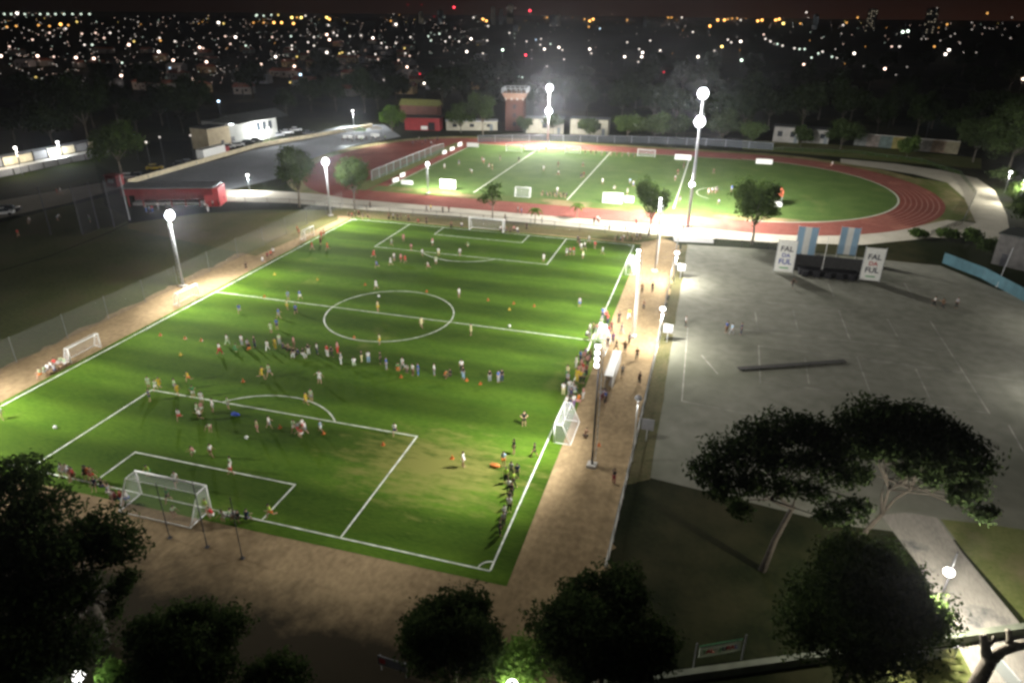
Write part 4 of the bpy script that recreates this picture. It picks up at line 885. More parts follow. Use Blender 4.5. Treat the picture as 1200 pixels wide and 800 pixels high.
for n in 'lr': EDG += [('collar', 'sh'+n), ('sh'+n, 'el'+n), ('el'+n, 'wr'+n), ('wr'+n, 'palm'+n), ('pelvis', 'hip'+n), ('hip'+n, 'kn'+n), ('kn'+n, 'ca'+n), ('ca'+n, 'an'+n), ('an'+n, 'toe'+n)]
POSES = {
 'standing': {}, 'standing with hands on hips': dict(abl=48, abr=48, ell=35, elr=35, fold=-.9, sp=6),
 'walking': dict(legl=24, legr=-20, knl=8, knr=18, arml=-22, armr=24, ell=20, elr=30),
 'running': dict(legl=48, legr=-26, knl=50, knr=62, arml=-45, armr=42, ell=80, elr=80, lean=12),
 'standing with arms out': dict(abl=62, abr=55, sp=9, legl=6),
 'crouching': dict(hipz=.46, legl=82, legr=78, knl=120, knr=118, arml=45, armr=45, ell=35, elr=35, lean=22),
 'sitting': dict(hipz=.14, legl=70, legr=66, knl=62, knr=58, arml=30, armr=35, ell=30, elr=30, lean=8, sp=8),
 'seated on bench': dict(hipz=.52, legl=84, legr=82, knl=84, knr=80, arml=28, armr=28, ell=40, elr=40, lean=5),
 'bending forward': dict(lean=58, arml=25, armr=20, ell=10, elr=10, legl=6, knl=8)}
PM = {}
def person_meshes(pose):
    if pose in PM: return PM[pose]
    J = pose_joints(POSES[pose]); jj = {k: v for k, v in J.items() if k[0] != '_'}
    low = min(v[0].z-(v[1] if not isinstance(v[1], tuple) else v[1][1]) for v in jj.values())
    for k in jj: jj[k] = (jj[k][0]-V(0, 0, low), jj[k][1])
    body = skin_mesh('body', jj, EDG, 'pelvis', [SKIN, HAIRM])
    add = MB()
    for n in 'lr':
        d, s = J['_hd'+n]; pp = jj['palm'+n][0]; sd = V(0, 1, 0) if abs(d.y) < .8 else V(0, 0, 1); sd = (sd-d*sd.dot(d)).normalized(); cu = d.cross(sd)*(-s)
        for k, ln in enumerate((.066, .078, .072, .056)):
            b0 = pp+sd*(-.027+.018*k)+d*.02; m1 = b0+d*ln*.55; add.tube([b0, m1, m1+(d+cu*.6).normalized()*ln*.5], [.0095, .009, .007], 5)
        b0 = pp-sd*.028-d*.03; add.tube([b0, b0+(d*.5-sd).normalized()*.035, b0+(d*.9-sd*.7).normalized()*.065], [.011, .010, .008], 5)
    up = (jj['crown'][0]-jj['neck'][0]).normalized(); hb = jj['brow'][0]
    add.tube([hb+V(0, -.080, 0)-up*.005, hb+V(0, -.105, 0)-up*.045], [.011, .017], 5)
    for s in (-1, 1): add.sphere(hb+V(s*.086, .008, 0)-up*.03, .026, 6, 4, 0, (.4, .7, 1))
    add.tube([hb+V(-.025, -.083, 0)-up*.085, hb+V(.025, -.083, 0)-up*.085], .007, 4)
    for s in (-1, 1): add.sphere(hb+V(s*.032, -.078, 0)-up*.008, .011, 6, 4, 1)
    bm = bmesh.new(); bm.from_mesh(body); am = add.mesh('tmp', [SKIN, HAIRM]); bm.from_mesh(am); bm.to_mesh(body); bm.free(); bpy.data.meshes.remove(am)
    def sc(r, f, a): return tuple(x*f+a for x in r) if isinstance(r, tuple) else r*f+a
    sj, se = {}, []
    for k in ('pelvis', 'waist', 'chest', 'collar'): sj[k] = (jj[k][0]+(V(0, 0, .03) if k == 'pelvis' else V(0, 0, 0)), sc(jj[k][1], 1.06, .016))
    se = [('pelvis', 'waist'), ('waist', 'chest'), ('chest', 'collar')]
    for n in 'lr':
        sj['sh'+n] = (jj['sh'+n][0], .074); sj['sl'+n] = (jj['sh'+n][0].lerp(jj['el'+n][0], .62), .066); se += [('collar', 'sh'+n), ('sh'+n, 'sl'+n)]
    shirt = skin_mesh('shirt', sj, se, 'chest', [SHOEM])
    def legs(name, t):
        lj = {'pelvis': (jj['pelvis'][0], (.155, .118))}; le = []
        for n in 'lr':
            lj['hip'+n] = (jj['hip'+n][0], .102); le.append(('pelvis', 'hip'+n))
            if t < 1: lj['th'+n] = (jj['hip'+n][0].lerp(jj['kn'+n][0], t), .088); le.append(('hip'+n, 'th'+n))
            else:
                lj['kn'+n] = (jj['kn'+n][0], .074); lj['an'+n] = (jj['kn'+n][0].lerp(jj['an'+n][0], .93), .062); le += [('hip'+n, 'kn'+n), ('kn'+n, 'an'+n)]
        return skin_mesh(name, lj, le, 'pelvis', [SHOEM])
    hair = MB().sphere(hb+up*.035+V(0, .018, 0), .104, 10, 6, 0, (.95, 1.0, .95), -.25).mesh('hair', HAIRM)
    PM[pose] = (body, shirt, legs('shorts', .72), legs('trousers', 1), hair); return PM[pose]
CLOTH = {}
def cloth(c):
    tab = {'white': (.72, .72, .70), 'grey': (.28, .29, .31), 'black': (.015, .015, .018), 'red': (.48, .04, .035), 'maroon': (.18, .02, .03), 'yellow': (.62, .44, .03), 'neon green': (.42, .62, .08), 'pale green': (.42, .55, .35), 'green': (.06, .26, .09), 'blue': (.05, .13, .42), 'light blue': (.24, .42, .62), 'navy': (.02, .03, .09), 'pink': (.56, .26, .25), 'brown': (.16, .09, .05), 'orange': (.62, .18, .03), 'pale yellow': (.6, .56, .3), 'purple': (.2, .1, .26)}
    return mat(c+' cloth', tab[c], .85, .12, 6)
PEOPLE = []
def person(px, py, top, bottom='black', pose='standing', sc=.92, place='', face=None, long=False, z=0.0):
    PEOPLE.append(dict(px=px, py=py, top=top, bottom=bottom, pose=pose, sc=sc, place=place, face=face, long=long, z=z))
def crowd(place, items, sc=.92, pose='standing', z=0.0, long=False, face=None):
    for it in items:
        px, py, top = it[:3]; bottom = it[3] if len(it) > 3 else 'black'; ps = it[4] if len(it) > 4 else pose
        person(px, py, top, bottom, ps, sc, place, face, long, z)
A, H, O_, RU, WK, CR_, SI, BE = 'standing', 'standing with hands on hips', 'standing with arms out', 'running', 'walking', 'crouching', 'sitting', 'bending forward'
crowd('by left end of near penalty area', [(3, 491, 'white', 'pale yellow', WK), (176, 470, 'navy', 'navy', A), (175, 455, 'pale green', 'pale green', A), (183, 458, 'pale green', 'white', WK), (188, 455, 'yellow', 'yellow', RU), (206, 458, 'pale green', 'grey', A), (209, 463, 'yellow', 'yellow', WK), (222, 447, 'yellow', 'orange', RU), (227, 466, 'green', 'white', A)], .9)
crowd('inside near penalty area', [(211, 492, 'white', 'red', RU), (232, 486, 'pale green', 'white', A), (237, 484, 'pink', 'white', WK), (235, 492, 'white', 'black', RU), (237, 473, 'white', 'white', A), (247, 506, 'pale green', 'pink', BE), (228, 533, 'pink', 'pale green', CR_), (248, 535, 'white', 'brown', WK), (271, 550, 'pale green', 'white', A), (271, 556, 'white', 'red', WK), (302, 506, 'pale yellow', 'pink', A), (316, 502, 'white', 'grey', WK), (345, 506, 'pale green', 'white', A), (350, 507, 'grey', 'red', RU), (355, 504, 'white', 'red', A), (358, 508, 'white', 'grey', WK), (354, 511, 'red', 'white', CR_), (376, 506, 'light blue', 'white', WK)], .88)
crowd('on near penalty area line', [(250, 482, 'white', 'white', O_), (268, 479, 'pale green', 'grey', A), (463, 509, 'white', 'navy', RU), (359, 474, 'yellow', 'yellow', WK), (365, 470, 'pale green', 'grey', A)], .9)
crowd('on open turf before the spectator row', [(307, 444, 'yellow', 'yellow', RU), (316, 441, 'pale green', 'grey', WK), (375, 449, 'white', 'white', O_)], 1.0)
crowd('by left end of halfway line', [(281, 367, 'blue', 'grey', RU), (338, 352, 'light blue', 'grey', A), (352, 351, 'blue', 'white', WK), (337, 363, 'pale yellow', 'yellow', A), (347, 368, 'blue', 'navy', WK), (327, 373, 'blue', 'grey', WK), (325, 386, 'blue', 'navy', A), (318, 390, 'pale green', 'pale green', A)], .92)
crowd('in left half of spectator row', [(258, 415, 'white', 'red', WK), (267, 404, 'white', 'pale green'), (275, 412, 'green', 'green', CR_), (284, 405, 'white', 'grey'), (291, 410, 'grey', 'black'), (299, 407, 'black', 'navy'), (293, 412, 'black', 'orange', SI), (314, 411, 'white', 'white'), (323, 409, 'yellow', 'yellow'), (328, 404, 'pale green', 'grey'), (332, 412, 'navy', 'black', SI), (338, 414, 'brown', 'black', SI), (345, 408, 'pink', 'brown'), (345, 418, 'black', 'white', SI), (350, 419, 'navy', 'black', SI), (355, 419, 'black', 'white', SI), (362, 416, 'black', 'white'), (372, 415, 'white', 'navy')], .95, long=True)
crowd('in right half of spectator row', [(384, 418, 'red', 'white'), (389, 418, 'black', 'black'), (396, 414, 'pink', 'red'), (400, 427, 'grey', 'white'), (415, 430, 'white', 'pale green', CR_), (424, 424, 'black', 'pale yellow'), (432, 425, 'white', 'light blue'), (446, 426, 'black', 'black'), (453, 433, 'blue', 'grey'), (467, 434, 'green', 'orange', CR_), (472, 433, 'white', 'grey'), (478, 436, 'white', 'black', CR_), (484, 440, 'white', 'brown'), (490, 440, 'blue', 'blue'), (509, 440, 'white', 'grey'), (521, 443, 'orange', 'brown', CR_), (528, 443, 'black', 'black', CR_), (541, 436, 'white', 'black'), (543, 444, 'black', 'light blue'), (574, 447, 'black', 'grey'), (584, 448, 'blue', 'grey'), (588, 447, 'black', 'navy')], .97, long=True)
crowd('around the centre circle', [(441, 339, 'white', 'white', WK), (443, 365, 'pale yellow', 'yellow'), (445, 404, 'pale yellow', 'yellow'), (494, 384, 'pale yellow', 'pale yellow', WK), (552, 393, 'pale yellow', 'pale yellow'), (538, 349, 'white', 'grey'), (679, 360, 'grey', 'blue')], .95)
crowd('in near right corner of pitch', [(614, 499, 'black', 'black', A), (602, 532, 'black', 'black', A), (626, 535, 'black', 'black', WK), (543, 547, 'white', 'white', A), (590, 546, 'light blue', 'orange', A)], 1.0)
crowd('in single file by near right touchline', [(606, 560, 'navy', 'black'), (599, 558, 'grey', 'black'), (593, 565, 'neon green', 'black'), (602, 569, 'neon green', 'black', WK), (596, 577, 'white', 'black'), (600, 582, 'black', 'black'), (597, 592, 'black', 'grey'), (597, 600, 'white', 'black'), (591, 609, 'white', 'black'), (590, 617, 'grey', 'black'), (586, 627, 'black', 'black')], .95, long=True)
crowd('inside far penalty area', [(438, 302, 'red', 'red', RU), (442, 314, 'blue', 'navy', RU), (458, 311, 'white', 'white', WK), (462, 306, 'white', 'grey'), (470, 307, 'pink', 'red'), (475, 308, 'red', 'red', WK), (473, 283, 'pink', 'pink'), (459, 288, 'pale green', 'grey', WK), (482, 294, 'pink', 'brown'), (507, 288, 'pink', 'white'), (495, 300, 'white', 'grey'), (514, 300, 'white', 'pale yellow'), (511, 310, 'pale green', 'white'), (502, 315, 'white', 'pink', RU), (539, 300, 'white', 'grey', WK), (549, 289, 'green', 'pale green', CR_), (637, 307, 'white', 'white')], .9)
crowd('in group right of far penalty area', [(664, 300, 'grey', 'white'), (668, 299, 'pink', 'navy'), (672, 299, 'red', 'grey'), (677, 285, 'navy', 'black'), (679, 288, 'black', 'navy'), (681, 294, 'white', 'grey'), (685, 293, 'white', 'navy', WK), (683, 303, 'pale yellow', 'white'), (690, 285, 'white', 'grey'), (697, 292, 'red', 'brown'), (706, 298, 'white', 'grey')], .95)
crowd('on the verge at far left corner', [(409, 256, 'brown', 'black', SI), (413, 256, 'red', 'black', SI), (417, 256, 'black', 'black', SI), (421, 255, 'maroon', 'black'), (426, 257, 'black', 'black', SI), (431, 257, 'brown', 'black', SI)], .95)
crowd('on the verge behind far goal', [(456, 258, 'brown', 'black'), (461, 258, 'grey', 'black'), (466, 259, 'black', 'black'), (470, 258, 'black', 'black'), (479, 260, 'brown', 'black'), (491, 262, 'red', 'brown', CR_), (500, 263, 'black', 'black'), (541, 266, 'white', 'navy', CR_), (529, 268, 'brown', 'black'), (586, 272, 'white', 'black', SI), (590, 271, 'grey', 'black', SI), (594, 272, 'brown', 'black', SI), (598, 273, 'black', 'black', SI), (602, 272, 'pink', 'black', SI), (606, 273, 'white', 'navy', SI), (591, 264, 'white', 'grey'), (617, 270, 'black', 'black')], .95, long=True)
crowd('on footpath beside red track', [(500, 249, 'navy', 'black'), (505, 248, 'yellow', 'black'), (519, 250, 'black', 'black'), (526, 249, 'maroon', 'black', WK), (434, 244, 'black', 'black', WK), (607, 250, 'grey', 'black'), (611, 252, 'blue', 'navy'), (635, 263, 'black', 'black'), (592, 259, 'black', 'black'), (696, 263, 'black', 'black'), (700, 261, 'white', 'black'), (702, 263, 'white', 'maroon'), (714, 270, 'black', 'black'), (733, 270, 'black', 'black'), (745, 265, 'black', 'black'), (800, 273, 'navy', 'black'), (803, 275, 'white', 'navy'), (806, 274, 'blue', 'black'), (809, 276, 'grey', 'black')], .95, long=True)
crowd('under the tree at far right corner', [(723, 283, 'black', 'black', SI), (727, 284, 'grey', 'black', SI), (731, 282, 'white', 'black', SI), (735, 280, 'black', 'black'), (740, 283, 'brown', 'black', SI), (746, 282, 'grey', 'black'), (750, 281, 'black', 'black')], .95)
crowd('in touchline crowd at right halfway goal', [(706, 373, 'blue', 'navy'), (710, 376, 'red', 'black'), (705, 381, 'grey', 'pale green'), (712, 380, 'red', 'navy'), (691, 391, 'white', 'grey'), (687, 397, 'white', 'black', SI), (690, 399, 'grey', 'black', SI), (695, 391, 'brown', 'black'), (699, 391, 'pink', 'grey'), (703, 389, 'white', 'brown'), (709, 398, 'white', 'grey'), (713, 394, 'red', 'purple'), (716, 389, 'maroon', 'black')], .98, long=True)
crowd('in touchline crowd below halfway goal', [(680, 424, 'blue', 'navy'), (675, 431, 'white', 'white'), (684, 425, 'pink', 'brown'), (688, 430, 'pink', 'black'), (686, 421, 'purple', 'black'), (691, 424, 'brown', 'black'), (683, 438, 'red', 'pink'), (681, 433, 'pink', 'maroon'), (678, 441, 'pink', 'yellow'), (676, 447, 'yellow', 'yellow'), (680, 449, 'yellow', 'black'), (684, 449, 'green', 'black'), (687, 441, 'maroon', 'black'), (665, 443, 'pale yellow', 'green'), (660, 463, 'white', 'pale yellow'), (665, 451, 'grey', 'black'), (667, 459, 'white', 'grey'), (671, 460, 'grey', 'navy', SI), (673, 464, 'grey', 'pale green', SI), (669, 468, 'navy', 'black', SI), (668, 480, 'navy', 'blue'), (672, 478, 'white', 'purple'), (664, 478, 'white', 'black'), (683, 468, 'pink', 'white'), (677, 473, 'orange', 'pink', CR_)], .98, long=True)
crowd('on the right dirt path', [(718, 404, 'purple', 'navy'), (712, 408, 'black', 'brown'), (722, 411, 'black', 'black', WK), (728, 392, 'navy', 'grey'), (725, 379, 'black', 'black'), (737, 403, 'black', 'black'), (732, 413, 'brown', 'black'), (746, 421, 'brown', 'black', WK), (737, 374, 'neon green', 'white'), (752, 344, 'brown', 'black'), (764, 343, 'black', 'black'), (754, 363, 'brown', 'black'), (729, 441, 'grey', 'black'), (685, 514, 'brown', 'black', CR_), (719, 566, 'black', 'maroon'), (749, 450, 'black', 'black')], 1.0, long=True)
crowd('at dugout bench on dirt path', [(717, 433, 'black', 'black'), (719, 436, 'red', 'maroon'), (703, 463, 'navy', 'grey', CR_), (706, 467, 'maroon', 'black', CR_), (710, 467, 'white', 'black', CR_), (709, 473, 'blue', 'black'), (704, 470, 'grey', 'maroon')], .98, long=True)
crowd('on the grey court', [(851, 390, 'blue', 'brown'), (857, 392, 'light blue', 'grey', WK), (868, 392, 'navy', 'navy'), (803, 383, 'grey', 'black'), (928, 337, 'black', 'black', RU), (1094, 359, 'white', 'black', WK), (1104, 362, 'brown', 'black', RU), (1120, 361, 'grey', 'black')], 1.0, long=True)
crowd('seated along left touchline', [(49, 443, 'pale green', 'orange'), (53, 440, 'pale green', 'white'), (58, 437, 'white', 'grey'), (62, 434, 'white', 'black'), (65, 438, 'grey', 'navy'), (66, 431, 'red', 'white'), (70, 432, 'white', 'brown'), (73, 429, 'pale green', 'white'), (77, 430, 'pale green', 'white')], .95, pose=SI)
crowd('at far end of left dirt strip', [(289, 318, 'black', 'black'), (314, 304, 'maroon', 'black', SI), (318, 303, 'red', 'black'), (321, 300, 'white', 'brown', WK), (351, 277, 'red', 'brown'), (349, 273, 'orange', 'brown'), (377, 280, 'red', 'red'), (380, 277, 'brown', 'red'), (366, 293, 'red', 'pink', WK), (384, 293, 'orange', 'red', WK), (376, 287, 'maroon', 'black'), (308, 309, 'white', 'grey', SI)], .95)
crowd('beside near goal on its left', [(72, 556, 'navy', 'grey', SI), (76, 557, 'white', 'grey', SI), (80, 558, 'white', 'grey', SI), (84, 561, 'grey', 'red', SI), (88, 562, 'red', 'brown', SI), (100, 561, 'black', 'black', SI), (104, 560, 'orange', 'red', SI), (108, 562, 'brown', 'red', SI), (113, 573, 'navy', 'black', SI), (120, 575, 'black', 'navy', SI), (128, 582, 'grey', 'white', SI), (133, 588, 'white', 'maroon', SI), (138, 590, 'maroon', 'black', SI), (143, 590, 'red', 'blue', SI), (151, 589, 'white', 'blue', SI)], .97)
crowd('beside near goal on its right', [(250, 607, 'red', 'white', CR_), (264, 609, 'white', 'white', CR_), (268, 609, 'pale green', 'grey', CR_), (275, 611, 'grey', 'black', SI), (281, 613, 'black', 'black', SI), (290, 613, 'navy', 'navy', SI), (243, 602, 'neon green', 'pale green')], .97)
crowd('in front of near goal', [(175, 556, 'neon green', 'green', CR_), (207, 569, 'white', 'black', WK), (318, 606, 'neon green', 'orange', RU), (198, 588, 'green', 'black'), (203, 604, 'pale green', 'brown', CR_)], .95)
crowd('on left part of the infield', [(567, 192, 'white', 'red'), (573, 197, 'pink', 'white', RU), (577, 199, 'pale yellow', 'brown'), (565, 190, 'pink', 'grey'), (586, 188, 'black', 'grey'), (608, 190, 'navy', 'black', WK), (553, 203, 'grey', 'white', BE), (521, 198, 'white', 'white'), (538, 194, 'navy', 'grey', WK), (637, 200, 'white', 'white', WK)], .95)
crowd('on middle part of the infield', [(654, 196, 'maroon', 'black'), (654, 206, 'white', 'maroon', RU), (683, 196, 'grey', 'maroon'), (681, 209, 'black', 'navy', WK), (684, 208, 'maroon', 'black'), (653, 227, 'white', 'grey'), (706, 216, 'white', 'white'), (719, 222, 'grey', 'white', CR_), (738, 216, 'light blue', 'grey', RU), (742, 219, 'white', 'blue', WK), (750, 219, 'white', 'grey', CR_), (735, 228, 'grey', 'pale green')], .95)
crowd('on right part of the infield', [(794, 205, 'maroon', 'black'), (791, 212, 'grey', 'maroon'), (797, 236, 'navy', 'grey', SI), (830, 228, 'pink', 'white'), (834, 227, 'white', 'maroon'), (838, 227, 'grey', 'black'), (840, 225, 'navy', 'grey', WK), (857, 225, 'blue', 'grey'), (842, 240, 'grey', 'black', SI), (836, 204, 'maroon', 'black', WK), (801, 197, 'black', 'black'), (975, 195, 'white', 'pink', SI)], .95)
crowd('in seated row along far infield side', [(640+0, 177, 'black', 'navy')]+[(686+6.2*k, 181+k*.35, ('brown', 'maroon', 'black', 'grey', 'navy')[k % 5], 'black') for k in range(10)], 1.0, pose=SI)
crowd('in dark seated row at near infield edge', [(636+4*k, 230+k*.3, ('black', 'navy', 'brown')[k % 3], 'black') for k in range(8)], .95, pose=SI)
crowd('on far left corner of track', [(484+3.6*k, 171-(k % 3)*2.5, ('navy', 'black', 'grey', 'maroon')[k % 4], 'black') for k in range(9)], 1.0, long=True)
crowd('by the market tents', [(402+5.5*k, 167-(k % 2)*2, ('black', 'grey', 'white', 'navy', 'green')[k % 5], 'black') for k in range(10)], 1.0, long=True)
crowd('in front of red pavilion', [(172, 249, 'grey', 'blue'), (176, 250, 'light blue', 'navy'), (179, 249, 'red', 'blue'), (186, 246, 'white', 'grey'), (195, 244, 'grey', 'black'), (237, 243, 'white', 'grey'), (241, 246, 'white', 'black'), (244, 248, 'grey', 'white'), (240, 240, 'black', 'white'), (250, 243, 'pink', 'black'), (257, 242, 'maroon', 'black')], 1.0, long=True)
crowd('on dark field by ball netting', [(68, 229, 'red', 'maroon'), (72, 228, 'white', 'grey', WK), (36, 262, 'white', 'black', SI), (68, 259, 'white', 'grey', BE), (22, 278, 'red', 'brown', WK), (106, 261, 'grey', 'green')], 1.0)
ORD = ['leftmost', 'second from left', 'third from left', 'fourth from left', 'fifth from left', 'sixth from left', 'seventh from left', 'eighth from left', 'ninth from left', 'tenth from left']
byp = {}
for p in PEOPLE: byp.setdefault(p['place'], []).append(p)
for place, ps in byp.items():
    ps.sort(key=lambda p: (p['px'], p['py'])); seen = {}
    for p in ps: seen.setdefault((p['top'], p['bottom']), []).append(p)
    for (t_, b_), L2 in seen.items():
        posed = {}
        for p in L2: posed.setdefault(p['pose'], []).append(p)
        word = lambda p: {'standing': 'standing', H: 'standing', WK: 'walking', RU: 'running', O_: 'standing', CR_: 'crouching', SI: 'sitting', BE: 'bending'}[p['pose']]
        for k, p in enumerate(L2):
            cl_ = ('all in '+t_) if t_ == b_ else '%s top, %s %s' % (t_, b_, 'trousers' if p['long'] else 'shorts')
            if len(L2) == 1: p['label'] = 'person %s, %s %s' % (word(p), cl_, place)
            else: p['label'] = 'person %s, %s %s' % (cl_, ORD[k] if k < len(ORD) else 'last', place)
q = random.Random(3)
for place, ps in byp.items():
    for p in ps:
        pose = p['pose']
        if pose == A and q.random() < .3: pose = q.choice([H, WK, A])
        body, shirt, shorts, trousers, hair = person_meshes(pose)
        loc = at(p['px'], p['py'], .015); f = p['face'] if p['face'] is not None else q.uniform(0, 6.28)
        e = empty('person', loc, f, p['label'], 'person', 'people '+place)
        s = p['sc']*q.uniform(.93, 1.05); e.scale = (s, s, s)
        for nm, me, mm in (('body', body, None), ('shirt', shirt, cloth(p['top'])), ('trousers' if p['long'] else 'shorts', trousers if p['long'] else shorts, cloth(p['bottom'])), ('hair', hair, None)):
            o = bpy.data.objects.new(nm, me); COL.objects.link(o); o.parent = e
            if mm: o.material_slots[0].link = 'OBJECT'; o.material_slots[0].material = mm
# cones, balls, bags
ORANGE = mat('orange cone plastic', (.42, .11, .02), .5, .05); YELL = mat('yellow cone plastic', (.45, .32, .04), .5, .05)
cm = [MB().tube([(0, 0, .02), (0, 0, .25), (0, 0, .42)], [.14, .085, .03], 10).box((0, 0, .015), (.38, .38, .03)).mesh('training_cone', x) for x in (ORANGE, YELL)]
cones = [(500, 342, 0), (572, 352, 0), (602, 356, 0), (626, 359, 0), (428, 334, 0), (372, 328, 1), (322, 322, 1), (310, 348, 0), (415, 396, 0), (547, 446, 0), (563, 450, 0), (379, 508, 0), (328, 501, 0), (449, 521, 0), (530, 537, 0), (188, 393, 0), (217, 397, 0), (236, 399, 0), (212, 416, 1), (470, 442, 0), (702, 522, 0), (597, 363, 1), (285, 447, 0)]
for i, (px, py, k) in enumerate(cones):
    o = bpy.data.objects.new('training_cone', cm[k]); COL.objects.link(o); o.location = at(px, py, .014); o.scale = (.95,)*3
    row = ('in the row right of centre circle' if px > 480 and py < 362 else 'near the left touchline' if px < 300 and py < 425 else 'behind the centre circle' if py < 350 else 'inside near penalty area' if py > 490 and px < 460 else 'by the spectator row' if py < 460 else 'on the near right side')
    cones[i] = (o, px, row, k)
rows = {}
for o, px, row, k in cones: rows.setdefault((row, k), []).append((px, o))
for (row, k), L2 in rows.items():
    L2.sort(key=lambda a: a[0])
    for j, (px, o) in enumerate(L2): tag(o, '%s training cone%s %s' % (('orange', 'yellow')[k], '' if len(L2) == 1 else ' '+ORD[j], row), 'cone', 'training cones on the pitch')
bm_ = MB().sphere((0, 0, .15), .15, 10, 6).mesh('football', WHITE)
for px, py, lab in [(289, 514, 'white football inside near penalty area'), (65, 502, 'white football on turf at near left side'), (597, 383, 'white football near the right halfway line'), (444, 348, 'white football beside top of the centre circle')]:
    o = bpy.data.objects.new('football', bm_); COL.objects.link(o); o.location = at(px, py, .014); o.scale = (1.2,)*3; tag(o, lab, 'ball')
for px, py, nm, lab, c in [(580, 547, 'kit_bag', 'orange kit bag lying on turf beside near right corner group', (.6, .2, .05)), (276, 487, 'kit_bag', 'blue kit bag lying inside near penalty area', (.03, .06, .3))]:
    o = MB().sphere((0, 0, .2), .42, 10, 6, 0, (1.3, .6, .5)).box((0, 0, .42), (.5, .06, .06)).build(nm, mat(lab[:8]+' bag cloth', c, .8, .2), None, at(px, py, .014), True); tag(o, lab, 'bag', 'kit bags on the pitch')
q = empty('red_marquee', at(905, 240), R(5), 'orange red canopy stand behind the bushy tree', 'marquee')
MB().box((0, 0, 3.6), (3.4, 3, .25)).box((0, -1.5, 3.0), (3.4, .06, 1.4)).build('canopy', mat('orange red canvas', (.6, .15, .08), .7, .1), q)
for sx in (-1, 1):
    for sy_ in (-1, 1): MB().box((sx*1.6, sy_*1.4, 1.8), (.1, .1, 3.5)).build('leg', POLE, q)
MB().box((0, -1.2, .5), (3.6, .9, 1.0)).build('table', WHITE, q)
light('POINT', at(905, 247, 1.9), 300, (1, .95, .9), .15)

